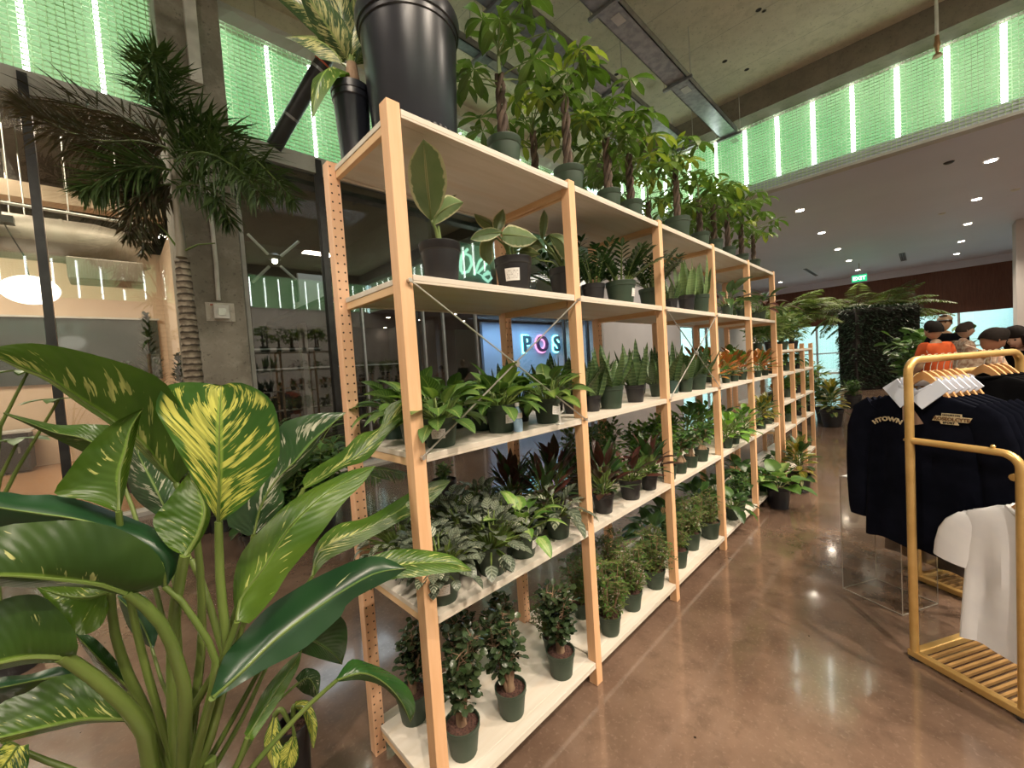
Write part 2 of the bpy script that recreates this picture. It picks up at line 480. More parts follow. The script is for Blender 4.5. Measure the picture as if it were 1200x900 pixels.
def floormat():
    k = NT('polished_concrete')
    w = k.coord('Object')
    n1 = k.noise(w, 1.3, 5, .6)
    n2 = k.noise(w, 9, 5, .65)
    n3 = k.noise(w, 60, 3)
    a = k.mix(k.smooth(n1, .3, .7), (.105, .066, .046), (.20, .132, .095))
    a = k.mix(k.math('MULTIPLY', k.smooth(n2, .45, .75), .5), a, (.075, .05, .036))
    a = k.mix(k.math('MULTIPLY', k.smooth(n3, .55, .7), .3), a, (.26, .185, .14))
    vo = k.n('TexVoronoi'); vo.inputs['Scale'].default_value = 5; k.l(w, vo.inputs['Vector'])
    a = k.mix(k.smooth(vo.outputs['Distance'], .035, .015), a, (.03, .02, .015))
    r = k.math('ADD', .05, k.math('MULTIPLY', n2, .2))
    return k.done(k.bsdf(a, r, 0, .7, Coat_Weight=.6, Coat_Roughness=.06))
def concretemat(name, c1, c2, c3, board=False, rough=.8):
    k = NT(name)
    w = k.coord('Object')
    n1 = k.noise(w, 1.1, 5, .6); n2 = k.noise(w, 6, 6, .7); n3 = k.noise(w, 28, 3)
    a = k.mix(k.smooth(n1, .3, .7), c1, c2)
    a = k.mix(k.math('MULTIPLY', k.smooth(n2, .45, .7), .6), a, c3)
    a = k.mix(k.math('MULTIPLY', k.smooth(n3, .62, .7), .5), a, tuple(c*.45 for c in c1))
    if board:
        xyz = k.sep(w)
        s = k.math('FRACT', k.math('DIVIDE', xyz[0], 1.2))
        a = k.mix(k.math('MULTIPLY', k.math('LESS_THAN', s, .012), .5), a, tuple(c*.5 for c in c1))
        vo = k.n('TexVoronoi'); vo.inputs['Scale'].default_value = 1.4; k.l(w, vo.inputs['Vector'])
        a = k.mix(k.smooth(vo.outputs['Distance'], .075, .05), a, (.03, .025, .02))
    return k.done(k.bsdf(a, rough, 0, .3, n2, .01))
M['floor'] = floormat()
M['ceil'] = concretemat('ceiling_concrete', (.60, .53, .41), (.70, .62, .48), (.48, .42, .31), True)
M['column'] = concretemat('column_concrete', (.22, .20, .165), (.32, .29, .24), (.40, .37, .31))
M['beam'] = concretemat('beam_concrete', (.20, .17, .13), (.26, .22, .17), (.16, .13, .10))
M['plaster'] = pmat('white_plaster', (.60, .57, .55), (.56, .53, .51), 1, .75)
M['soffit'] = pmat('soffit_plaster', (.66, .68, .80), (.63, .65, .77), .6, .55)
M['beige'] = pmat('beige_plaster', (.62, .47, .34), (.58, .43, .31), 1.2, .8)
M['woodwall'] = woodmat('brown_wood_panel', (.11, .042, .026), (.15, .06, .036), 'z', .45)
M['woodfloor'] = woodmat('wood_floor', (.33, .17, .09), (.42, .23, .12), 'x', .25)
M['dark'] = pmat('dark_wall', (.035, .028, .024), (.05, .042, .036), 2, .8)
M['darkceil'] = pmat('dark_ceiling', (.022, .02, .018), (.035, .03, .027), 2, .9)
M['glass'] = glassmat('facade_glass', (.86, .88, .86), .9, 0, .04)
M['acrylic'] = glassmat('clear_acrylic', (.93, .93, .92), .5, .02)
M['acr_edge'] = pmat('acrylic_edge', (.42, .38, .34), (.36, .33, .29), 8, .2)
M['darkglass'] = pmat('tinted_glass', (.028, .04, .036), (.035, .05, .045), 2, .06, spec=.8)
M['tube'] = emat('lit_tube', (.93, 1, .97), 9)
M['down'] = emat('lit_lens', (1, .86, .68), 60)
M['ledge'] = pmat('grey_ledge', (.55, .54, .50), rough=.5)
def bandmat():
    k = NT('lit_green_panel')
    w = k.coord('Object')
    n = k.noise(w, .55, 2)
    e = k.n('Emission')
    k.setin(e.inputs[0], k.mix(k.smooth(n, .35, .65), (.26, .66, .27), (.46, .80, .38)))
    e.inputs[1].default_value = .72
    return k.done(e.outputs[0])
M['band'] = bandmat()
M['duct'] = pmat('dull_duct_metal', (.30, .25, .20), (.38, .33, .27), 5, .5, .35)
def meshmat():
    k = NT('perforated_green_sheet')
    d = k.n('BsdfDiffuse'); k.setin(d.inputs[0], (.72, .84, .66))
    t = k.n('BsdfTranslucent'); k.setin(t.inputs[0], (.82, .94, .74))
    mx = k.n('MixShader'); mx.inputs[0].default_value = .55
    k.l(d.outputs[0], mx.inputs[1]); k.l(t.outputs[0], mx.inputs[2])
    return k.done(mx.outputs[0])
M['gridm'] = meshmat()

def slab(name, a, b, mat): return struct(name, MB().box(a, b), mat)
slab('floor', (-7, -9.2, -.2), (27.4, 5.72, 0), M['floor'])
slab('floor_inner', (-7, 5.72, -.2), (27.4, 14, -.004), M['woodfloor'])
slab('ceiling', (-7, -9.2, ZC), (XB+.2, YF+.6, ZC+.2), M['ceil'])
slab('ceiling_soffit', (XB+.02, -9.2, ZS), (27.4, YF+.1, ZS+.25), M['soffit'])
slab('ceiling_inner', (-7, YF+.6, 5.6), (27.4, 14, 5.8), M['darkceil'])
slab('beam_cross', (XB-.45, -9.2, ZT), (XB+.2, YF, ZC), M['beam'])
slab('wall_rear', (-7.2, -9.2, 0), (-7, 14, 7), M['plaster'])
slab('wall_side_lower', (-7, -9.4, 0), (27.4, -9.2, ZS), M['plaster'])
slab('wall_side_upper', (-7, -9.4, ZT), (XB, -9.2, 7), M['beam'])
slab('wall_facade_upper', (-7, YF-.1, ZT+.15), (XB, YF+.6, ZC), M['ceil'])

# lit green clerestory: glowing backing, tubes, perforated sheet in front
def clerestory(name, fixed_axis, fv, lo, hi, out, z0=ZS+.04, z1=ZT):
    """sheet on plane axis=fv, backing further out"""
    def P(s, o, z): return (fv+o*out, s, z) if fixed_axis == 0 else (s, fv+o*out, z)
    def bx(mb, s0, s1, o0, o1, za, zb):
        p, q = P(s0, o0, za), P(s1, o1, zb)
        mb.box(tuple(min(a, b) for a, b in zip(p, q)), tuple(max(a, b) for a, b in zip(p, q)))
    b = MB(); bx(b, lo, hi, .16, .18, z0, z1)
    struct('wall_glow_'+name, b, M['band'])
    g = MB()
    n = int((hi-lo)/.07)
    for i in range(n+1):
        s = lo+(hi-lo)*i/n
        bx(g, s-.0045, s+.0045, 0, .008, z0, z1)
    nz = int((z1-z0)/.058)
    for i in range(nz+1):
        z = z0+(z1-z0)*i/nz
        bx(g, lo, hi, -.004, .012, z-.006, z+.006)
    struct('trim_sheet_'+name, g, M['gridm'])
    f = MB()
    bx(f, lo, hi, -.03, .18, z0-.05, z0-.005)
    struct('trim_ledge_'+name, f, M['ledge'])
clerestory('facade', 1, YF, -7, XB-.05, 1)
clerestory('cross', 0, XB, -9.1, YF-.05, 1)
clerestory('side', 1, -9.2, -7, XB-.05, -1)
ys = [1.70-.62*i for i in range(-6, 17)]
lab_r = [y for y in ys if -2.6 < y < 2.4]
for y in ys:
    t = thing('tube_light', 'upright white tube behind the green sheet above the grey soffit', 'light', (XB+.085, y, ZS+.08), 0, 'tubes of the cross wall light band')
    MB().tube([(0, 0, 0), (0, 0, 1.42)], .036, 10).build('tube', M['tube'], t)
    MB().box((-.02, -.022, -.03), (.02, .022, 0)).build('socket', M['white_metal'], t)
    if y in lab_r:
        t['label'] = 'upright white tube in the right green light band, %s from the right edge' % ORD[len(lab_r)-1-lab_r.index(y)]
xs = [-1.03+.598*i for i in range(-8, 18)]
for x in xs:
    t = thing('tube_light', 'upright white tube behind the green sheet above the left glass front', 'light', (x, YF+.085, ZS+.08), 0, 'tubes of the facade light band')
    MB().tube([(0, 0, 0), (0, 0, 1.42)], .026, 10).build('tube', M['tube'], t)
    MB().box((-.02, -.022, -.03), (.02, .022, 0)).build('socket', M['white_metal'], t)
    if -1.2 < x < 2:
        t['label'] = 'upright white tube of the left green light band, ' + {-1: 'next to the far left picture edge', 0: 'just left of the concrete column', 1: 'hidden behind the concrete column', 2: 'just right of the concrete column', 3: 'behind the diagonal black pipe'}.get(round((x+1.03)/.598)-1, 'behind the shelf plants')
sd = MB()
for i in range(28):
    sd.tube([(-6.6+.6*i, -9.285, ZS+.08), (-6.6+.6*i, -9.285, ZS+1.42)], .03, 6)
struct('trim_tubes_side', sd, M['tube'])
# folded translucent plastic along the top of the facade band
fp = MB()
rows = []
for i in range(60):
    x = .75+i*.16
    rows.append([(x, YF-.02, ZT-.02), (x, YF-.10-.04*(i % 2), ZT+.09), (x, YF-.12, ZT+.17)])
fp.grid(rows)
struct('trim_plastic', fp, M['plaster'])

# facade: mullions, header, glass
mull = [(-4.1, .07, 'dark'), (-1.06, .075, 'dark'), (.80, .05, 'white'), (1.93, .09, 'dark')]
for i, (x, w, k) in enumerate(mull):
    slab('trim_mullion_%d' % (i+1), (x-w/2, YF-.06, 0), (x+w/2, YF+.06, ZS-.01), M['dark_metal'] if k == 'dark' else M['ledge'])
slab('trim_header_facade', (-7, YF-.04, ZS-.22), (XB, YF+.04, ZS-.01), M['ledge'])
slab('trim_curb', (-7, YF-.16, 0), (XB, YF+.08, .05), M['ledge'])
slab('trim_header_low', (2.0, YF-.03, 2.70), (XB, YF+.03, 2.78), M['silver'])
for i, (px, w, k) in enumerate([(428, .03, 'silver'), (491, .06, 'dark_metal'), (499, .035, 'silver'), (522, .04, 'silver'), (560, .04, 'silver'), (592, .07, 'dark_metal'), (600, .05, 'silver'), (663, .05, 'dark_metal'), (690, .09, 'dark_metal')]):
    x = at(px, 420, 1, YF)[0]
    slab('trim_mullion_%d' % (i+5), (x-w/2, YF-.03, 0), (x+w/2, YF+.03, 2.72), M[k])
gx = [-7, -4.1, -1.06, .80, 1.93, XB]
for i in range(5):
    a, b = gx[i]+.045, gx[i+1]-.045
    o = struct('window_%d' % (i+1), MB().box((a, YF-.006, .05), (b, YF+.006, ZS-.2)), M['glass'])
# white wall and bright windows beyond the clerestory on the facade side
slab('wall_white', (XB+.02, YF, 0), (15.2, YF+.2, ZS), M['plaster'])
slab('wall_white_top', (15.2, YF, 2.6), (27.4, YF+.2, ZS), M['plaster'])
slab('wall_white_low', (19.5, YF, 0), (27.4, YF+.2, 2.6), M['plaster'])
for i, x in enumerate((15.2, 16.6, 18, 19.4)):
    slab('window_side_frame_%d' % (i+1), (x, YF, 0), (x+.07, YF+.1, 2.6), M['silver'])
struct('window_6', MB().box((15.2, YF+.04, .02), (19.5, YF+.05, 2.6)), M['glass'])
# far wall
slab('wall_far', (27, -9.2, 2.6), (27.4, YF+.2, ZS), M['woodwall'])
slab('wall_far_low', (27, -9.2, 0), (27.4, YF+.2, .05), M['ledge'])
slab('trim_far_cornice', (26.9, -9.2, ZS-.32), (27.0, YF, ZS), M['soffit'])
for i in range(9):
    y = -9.2+i*1.75
    slab('window_frame_far_%d' % (i+1), (27, y, 0), (27.12, y+.09, 2.6), M['silver'])
slab('window_rail_far', (27, -9.2, 1.05), (27.1, YF, 1.11), M['silver'])
struct('window_7', MB().box((27.05, -9.2, .05), (27.06, YF, 2.6)), M['glass'])
def extmat():
    k = NT('teal_block_front')
    b = k.n('TexBrick'); b.inputs['Scale'].default_value = 1.6
    for i, c in ((1, (.80, .94, .91, 1)), (2, (.74, .92, .89, 1)), (3, (.86, .95, .93, 1))): b.inputs[i].default_value = c
    xyz = k.sep(k.coord('Object'))
    k.l(k.comb(k.math('ADD', xyz[1], xyz[0]), xyz[2]), b.inputs['Vector'])
    return k.done(k.bsdf(b.outputs[0], .6))
M['ext'] = extmat()
slab('exterior_front', (33, -24, -.2), (33.3, 26, 7), M['ext'])
slab('exterior_ground', (27.4, -24, -.3), (33, 26, -.02), M['plaster'])
slab('exterior_column', (32.6, -5.3, 0), (33, -4.3, 7), pmat('blue_panel', (.30, .50, .72), rough=.5))
slab('exterior_side', (14, 12.8, -.2), (27.4, 13, 6), M['ext'])
# white column at the right
slab('column_white', (19.2, -3.9, 0), (20.0, -3.05, ZS), M['plaster'])

# concrete column on the facade, with its sockets
struct('column_concrete', MB().box((.05, 5.2, 0), (.70, 5.94, ZC)), M['column'], bevel=.02)
slab('trim_conduit_upper', (.33, 5.12, 5.2), (.45, 5.2, ZC), M['white_metal'])
p0, p1 = at(236, 150, 1, 5.17), at(256, 352, 1, 5.17)
t = thing('switch_box', 'grey switch box on a paint-splashed plate halfway up the concrete column', 'switch box', at(258, 365, 1, 5.2))
q0, q1 = at(240, 354, 1, 5.19)-t.location, at(276, 377, 1, 5.19)-t.location
MB().box((q0.x, -.015, q1.z), (q1.x, 0, q0.z)).build('back_plate', concretemat('painted_plate', (.62, .58, .5), (.7, .66, .6), (.4, .34, .28)), t, False)
bx = MB().box((-.08, -.09, -.10), (.085, -.015, .075)).build('box', M['white_metal'], t, False, .006)
MB().box((-.035, -.097, -.06), (.045, -.09, .03)).build('switch_plate', M['steel_rod'], t, False)
cd_ = MB().tube([p1-t.location, (.0, -.03, .6), p0-t.location], .024, 8).build('conduit', M['white_metal'], t)
MB().box((q0.x+.05, -.017, q0.z-.04), (q1.x-.2, -.0151, q0.z-.02)).build('red_marking', pmat('red_marker', (.45, .12, .08)), t, False)

# diagonal black pipe rising from the facade ledge
a, b = at(321, 172, 1, 5.3), at(418, 5, 1, 4.1)
t = thing('drain_pipe', 'black diagonal pipe with an orange ring crossing the left green light band', 'pipe', a)
dv = (b-a)
MB().tube([(0, 0, 0), dv], .10, 16).build('pipe', M['dark_metal'], t)
for s in (.22, .56):
    MB().tube([dv*(s-.008), dv*(s+.008)], .106, 16).build('collar', M['galv'], t)
MB().tube([dv*.60, dv*.61], .108, 16).build('orange_ring', pmat('orange_tape', (.5, .1, .04)), t)

# room behind the left glass
slab('wall_inner_back', (-7, 12.4, 0), (.55, 12.6, 4.85), M['beige'])
slab('wall_inner_side', (.45, 5.95, 0), (.6, 12.6, 4.72), M['beige'])
slab('wall_inner_dark', (-7, 12.7, 0), (15, 12.9, 5.8), M['dark'])
slab('window_inner', (-6.5, 12.34, 1.75), (.30, 12.4, 3.2), M['darkglass'])
slab('trim_inner_window', (-6.5, 12.3, 3.2), (.34, 12.4, 3.24), M['ledge'])
t = thing('wall_cabinet', 'low black cabinet on the wooden floor behind the left glass', 'cabinet', (-3.4, 11.9, 0))
MB().box((-2.5, -.3, .04), (1.5, .4, .80)).build('body', M['dark'], t, False)
for i in range(4):
    d_ = MB().box((-2.45+i, -.33, .1), (-1.53+i, -.3, .75)).build('door', M['dark_metal'], t, False, .004)
    MB().box((-1.65+i, -.35, .4), (-1.62+i, -.33, .52)).build('handle', M['galv'], d_, False)
MB().box((-2.55, -.36, .80), (1.55, .42, .84)).build('worktop', M['ledge'], t, False)
# duct
yd = 8.5
a, b = at(-60, 270, 1, yd), at(112, 283, 1, yd)
zc = (at(0, 250, 1, yd).z+at(0, 300, 1, yd).z)/2
rr = (at(0, 250, 1, yd).z-at(0, 300, 1, yd).z)/2*1.05
t = thing('air_duct', 'large round grey duct with a flared outlet behind the left glass', 'duct', (a.x-1, yd, zc))
L = b.x-a.x+1
MB().tube([(0, 0, 0), (L*.6, 0, 0), (L, 0, 0), (L+.25, 0, -.03), (L+.45, 0, -.16), (L+.5, 0, -.34)], [rr, rr, rr, rr*.97, rr*.7, rr*.5], 24).build('duct_body', M['duct'], t)
for s in (.25, .55, .85):
    MB().tube([(L*s-.02, 0, 0), (L*s+.02, 0, 0)], rr*1.03, 24).build('seam_band', M['duct'], t)
for s in (.2, .7):
    MB().tube([(L*s, 0, rr), (L*s, 0, 5.6-zc)], .008, 6).build('hanger_rod', M['steel_rod'], t)
MB().box((L-.35, -.3, -.62), (L+.55, .3, -.28)).build('outlet_box', M['duct'], t, False, .02)
t = thing('pendant_lamp', 'glowing white oval pendant lamp behind the left glass', 'lamp', at(36, 340, 1, 8.0))
MB().ball((0, 0, 0), .30, 24, 14, (1, 1, .68)).build('shade', emat('lamp_shade_glow', (1, .93, .80), 3.2), t)
MB().tube([(0, 0, .2), (-.03, 0, .5), (-.12, 0, .75), (-.2, 0, 1.0)], .008, 6).build('cord', M['dark_metal'], t)
MB().box((-.35, -.08, .92), (-.08, .08, 1.02)).tube([(-.2, 0, 1.0), (-.2, 0, 5.6-t.location.z)], .012, 6).build('mount', M['dark_metal'], t, False)
for i, (y0, y1, yy, r) in enumerate([(236, 268, 7.6, .022), (255, 286, 9.5, .02)]):
    a, b = at(-40, y0-6, 1, yy), at(178, y1-2, 1, yy)
    mb_ = MB().tube([(0, 0, 0), b-a], r, 8)
    for s_ in (.2, .5, .8): mb_.tube([(b-a)*s_, V(((b-a).x*s_, 0, 5.6-a.z))], .006, 6)
    tag(mb_.build('conduit_pipe', M['white_metal'], None, loc=a), ['thin pale conduit running above the round duct behind the left glass', 'pale conduit running along the top of the beige wall behind the left glass'][i], 'pipe')
a, b = at(-40, 205, 1, 9.0), at(190, 250, 1, 9.0)
tag(MB().box((0, -.15, -.25), (b.x-a.x, .15, 0)).build('ceiling_beam', M['beige'], None, False, loc=(a.x, 9.0, a.z)), 'beige beam crossing above the duct behind the left glass', 'beam')

# dark storefronts behind the shelf
slab('wall_store_side', (5.0, 7.2, 0), (5.1, 12.7, 5.6), M['dark'])
slab('floor_store_plinth', (5.1, 6.95, 0), (9.7, 7.05, .3), M['dark'])
bl = pmat('blue_lit_wall', (.42, .58, .80), (.38, .52, .76), .8, .6)
slab('wall_blue', (at(566, 400, 1, 7.05)[0], 7.05, 0), (9.7, 7.15, 2.7), bl)
slab('ceiling_store', (2.0, YF+.05, 2.78), (9.75, 9.5, 2.86), M['dark'])
slab('wall_store_back', (2.0, 9.5, 0), (5.4, 9.6, 2.8), pmat('store_back', (.075, .06, .055), (.1, .085, .08), 2, .7))
slab('wall_store_divider', (9.72, YF, 0), (9.8, 12.7, 5.6), M['plaster'])
slab('trim_store_rail_1', (.85, 8.0, 2.12), (2.6, 8.03, 2.15), M['silver'])
slab('trim_store_rail_2', (.85, 8.0, 1.72), (4.9, 8.03, 1.75), M['silver'])
x = at(355, 400, 1, 9.0)[0]
slab('column_pale', (x-.07, 8.9, 0), (x+.07, 9.1, at(355, 355, 1, 9.0)[2]), M['plaster'])
x0, x1 = at(349, 320, 1, 9.3)[0], at(378, 320, 1, 9.3)[0]
slab('wall_pale_panel', (x0, 9.3, 2.9), (x1, 9.4, at(349, 320, 1, 9.3)[2]), M['plaster'])
for i, (px, py) in enumerate([(455, 372), (446, 385), (490, 375), (505, 382), (533, 368), (543, 376)]):
    pp = at(px, py, 2, 2.775)
    t = thing('downlight', 'small round ceiling light in the dark store behind the shelf, %s from the left' % ORD[[446, 455, 490, 505, 533, 543].index(px)], 'light', (pp.x, min(pp.y, 9.3), 2.778), 0, 'store ceiling lights')
    MB().lathe([(.05, -.012), (.05, 0)], 14, capb=False).build('ring', M['white_metal'], t)
    MB().lathe([(.04, -.008), (.04, -.004)], 14, capt=True).build('lens', M['down'], t)
# X shaped bar light
c = at(322, 306, 1, 8.2)
t = thing('bar_light', 'X-shaped light of four pale bars with a bright centre in the dark store', 'light', c)
for (px, py) in ((290, 274), (350, 283), (296, 331), (347, 328)):
    e = at(px, py, 1, 8.2)-c
    MB().tube([e*.25, e], .028, 6).build('bar', M['paper'], t)
MB().ball((0, 0, 0), .055, 12, 8).build('bulb', emat('spot_glow', (1, .9, .7), 25), t)
MB().lathe([(.10, .02), (.12, .1), (.05, .16)], 14, capb=False, capt=True).build('housing', M['dark_metal'], t)
# neon lettering POST: letters stand off the blue wall
sx = [at(px, 402, 1, 6.9) for px in (620, 638, 655, 673)]
for ch, p, nm in zip('POST', sx, ('P', 'O', 'S', 'T')):
    t = thing('sign_letter', {'P': 'cyan glowing neon letter P on the blue wall', 'O': 'dark oval neon letter O with pink glow on the blue wall', 'S': 'cyan glowing neon letter S on the blue wall', 'T': 'cyan glowing neon letter T beside the S on the blue wall'}[ch], 'sign', (p.x, 6.98, p.z-.24), 0, 'letters of the neon sign')
    f_ = text_mb(ch, .66, (0, 0, 0), (1, 0, 0), (0, 0, 1), .06, bold=.012)
    f_.build('letter_face', pmat('navy_letter', (.03, .10, .16)) if ch != 'O' else pmat('plum_letter', (.07, .02, .10)), t, False)
    g_ = text_mb(ch, .66, (0, .045, 0), (1, 0, 0), (0, 0, 1), .02, bold=.05)
    g_.build('letter_glow', emat('cyan_neon', (.25, .95, 1), 5) if ch != 'O' else emat('pink_neon', (1, .35, .75), 2.5), t, False)
# green looping script neon
t = thing('neon_script', 'mint green neon script loops glowing behind the rubber plants', 'sign', at(553, 305, 1, 6.1))
def P2(px, py): return at(px, py, 1, 6.1)-t.location
mn = emat('mint_neon', (.45, .95, .72), 1.1)
def loop(pts, nm): MB().tube([P2(*q) for q in pts], .035, 6).build(nm, mn, t)
loop([(540, 318), (540, 305), (545, 297), (551, 300), (553, 309), (549, 318), (542, 320), (539, 312), (541, 300), (548, 292)], 'loop')
loop([(556, 322), (562, 306), (569, 300), (573, 304), (568, 312), (560, 320), (566, 324), (572, 318)], 'loop')
loop([(566, 325), (572, 330), (576, 326), (574, 320), (567, 322)], 'loop')
q0, q1 = P2(536, 282), P2(578, 334)
for sx_ in (q0.x+.05, q1.x-.05):
    MB().tube([(sx_, .055, q1.z), (sx_, .055, 2.862-t.location.z)], .012, 6).build('support_rod', M['dark_metal'], t)
MB().box((q0.x, .05, q1.z), (q1.x, .06, q0.z)).build('backing', pmat('teal_backing', (.08, .22, .18), rough=.4), t, False)

# cable trays
def tray(name, label, y0, y1, x0, x1, z, rods):
    t = thing('cable_tray', label, 'cable tray', (x0, (y0+y1)/2, z))
    w = (y1-y0)/2; L = x1-x0
    mb = MB()
    mb.box((0, -w, 0), (L, w, .012)).box((0, -w, 0), (L, -w+.012, .11)).box((0, w-.012, 0), (L, w, .11))
    mb.box((0, -w, .10), (L, -w+.035, .11)).box((0, w-.035, .10), (L, w, .11))
    mb.build('channel', M['galv'], t, False)
    for r in rods:
        s = r-x0
        b = MB().box((s-.025, -w-.09, -.045), (s+.025, w+.09, 0)).build('cross_bar', M['galv'], t, False)
        for sg in (-1, 1):
            MB().tube([(s, sg*(w+.06), -.06), (s, sg*(w+.06), ZC-z-.003)], .007, 6).build('rod', M['steel_rod'], t)
        MB().box((s+.22, -.08, -.004), (s+.42, .05, 0)).build('splice_plate', M['steel_rod'], t, False)
tray('cable_tray', 'wide galvanised cable tray hanging right of centre under the concrete ceiling', 1.66, 1.98, -5, 9.25, 6.12, [-2, 1, 4.35, 6.6, 9.2])
tray('cable_tray', 'galvanised cable tray hanging above the money trees, middle of three', 2.52, 2.84, -5, 8.95, 6.12, [-2, .6, 3.2, 5.9, 8.9])
tray('cable_tray', 'narrow galvanised cable tray hanging nearest the left glass front', 3.42, 3.58, -5, 8.7, 6.10, [-2, .6, 3.6, 6.3, 8.6])
# sprinkler drop
a, b = at(1097, -6, 2, 6.85), None
bz = (at(1096, 66, 0, a.x)).z
t = thing('sprinkler', 'sprinkler head on a thin pipe hanging from the concrete beam', 'sprinkler', (a.x, a.y, bz))
MB().tube([(0, 0, .28), (0, 0, ZC-bz)], .022, 8).build('pipe', M['white_metal'], t)
MB().lathe([(.05, .0), (.05, .015), (.02, .04), (.03, .12), (.045, .16), (.03, .22), (.028, .3)], 12, capt=True).build('head', pmat('brass', (.35, .2, .1), rough=.4, metal=.6), t)
MB().lathe([(.06, -.02), (.062, -.012)], 12, capt=True).build('deflector', pmat('brass_plate', (.4, .24, .12), rough=.4, metal=.6), t)

# soffit downlights, vents, detectors, exit sign
DL = [(x, -2.03) for x in (12.0, 15.15, 18.25, 21.4, 24.45)] + [(x, 1.08) for x in (11.95, 15.0, 18.2, 21.25, 24.4)] + [(24.2, 4.1), (11.95, -5.1), (15.1, -5.1), (18.2, -5.1)]
for i, (x, y) in enumerate(DL):
    row = 'right row' if y == -2.03 else 'left row'
    k_ = i if i < 5 else i-5
    lb = 'round ceiling light in the grey soffit, %s of the %s' % (ORD[k_], row) if i < 10 else ('round ceiling light alone beside the far end of the tall shelf' if i == 10 else 'round ceiling light outside the right picture edge')
    t = thing('downlight', lb, 'light', (x, y, ZS-.002), 0, 'soffit downlights')
    MB().lathe([(.10, 0), (.11, -.012), (.085, -.014), (.075, -.004)], 20, capb=False).build('trim_ring', M['white_metal'], t)
    MB().lathe([(.082, -.0125), (.082, -.009)], 20, capt=True).build('lens', M['down'], t)
for (px0, py0, px1, py1, lab, w) in ((943, 315, 957, 323, 'dark slot vent in the soffit above the tree ferns', .12), (1055, 297, 1061, 305, 'dark slatted vent in the soffit near the brown wood wall', .18)):
    a, b = at(px0, py0, 2, ZS), at(px1, py1, 2, ZS)
    c = (a+b)/2
    t = thing('ceiling_vent', lab, 'vent', (c.x, c.y, ZS-.002))
    L = max(abs(a.x-b.x), .5)
    MB().box((-L/2, -w/2, -.012), (L/2, w/2, 0)).build('frame', M['dark_metal'], t, False)
    for i in range(3):
        MB().box((-L/2+.03, -w/2+.02+i*w/3, -.02), (L/2-.03, -w/2+.03+i*w/3, -.012)).build('slat', M['galv'], t, False)
for px, py, lb in ((1104, 250, 'small white detector in the soffit between the two rows of lights'), (1190, 222, 'small white detector in the soffit near the right picture edge'), (1112, 190, 'tiny dark sprinkler cover in the soffit below the right green band')):
    c = at(px, py, 2, ZS)
    t = thing('ceiling_detector', lb, 'detector', (c.x, c.y, ZS-.001))
    MB().lathe([(.05, -.03), (.075, -.012), (.08, 0)], 16).build('body', M['white_metal'] if 'white' in lb else M['dark_metal'], t)
c = at(1007, 326, 0, 22.5)
t = thing('exit_sign', 'green lit EXIT sign hanging from the soffit before the wood wall', 'sign', c)
MB().box((-.03, -.25, -.145), (.03, .25, .145)).build('box', emat('exit_green', (.02, .50, .20), 1.3), t, False, .01)
text_mb('EXIT', .21, (-.036, 0, -.075), (0, -1, 0), (0, 0, 1), .01, bold=.01).build('lettering', emat('exit_white', (.8, 1, .85), 1.6), t, False)
MB().tube([(0, 0, .2), (0, 0, ZS-c.z)], .015, 6).build('stem', M['white_metal'], t)
# ---------------------------------------------------------------- shelving
BAY, SD = .85, .4925
ZL = [.112, .724, 1.232, 1.776, 2.26]
def shelf_unit(name, label, x0, nb, levels, top, bay, braces):
    t = thing(name, label, 'shelving unit', (x0, 0, 0))
    for k in range(nb+1):
        for y0 in (0, SD-.044):
            MB().box((-.022, -.022, 0), (.022, .022, top)).build('post', M['pine_holes'] if y0 else M['pine_holes_f'], t, False, .002, loc=(k*bay, y0+.022, 0))
    for k in range(nb):
        for z in levels:
            a, b = k*bay+.024, (k+1)*bay-.024
            mb = MB()
            mb.box((a-.02, .046, -.018), (b+.02, SD-.046, 0)).box((a, .001, -.018), (b, .046, 0)).box((a, SD-.046, -.018), (b, SD-.002, 0))
            mb.box((a, .001, -.026), (b, .016, -.018)).box((a, SD-.017, -.026), (b, SD-.002, -.018))
            s = mb.build('shelf_board', M['board'], t, False, .0015, loc=(0, 0, z))
            for xx in (a-.018, b):
                MB().box((xx, .047, -.044), (xx+.018, SD-.047, -.0005)).build('batten', M['pine_y'], s, False, .0015)
    for k, z0, z1 in braces:
        a, b = k*bay+.006, (k+1)*bay-.006
        for za, zb, yy in ((z0, z1, -.0035), (z1, z0, -.0095)):
            p = MB().tube([(a, yy, za), (b, yy, zb)], .0032, 6).build('cross_brace', M['steel_rod'], t)
        MB().tube([((a+b)/2, -.02, (z0+z1)/2), ((a+b)/2, .002, (z0+z1)/2)], .012, 12).build('brace_hub', M['steel_rod'], t)
        for xx, zz in ((a, z0), (b, z0), (a, z1), (b, z1)):
            MB().tube([(xx, -.014, zz), (xx, .0, zz)], .007, 8).build('bolt', M['steel_rod'], t)
    return t
shelf_unit('shelving_unit', 'tall pine shelving unit of five bays filled with potted plants', 0, 5, ZL, 2.275, BAY, [(0, 1.225, 1.755), (2, 1.225, 1.755)])
shelf_unit('shelving_unit', 'lower pine shelving unit standing behind the far end of the tall one', 4.46, 3, [.13, .60, .895, 1.215, 1.47], 1.535, .56, [])
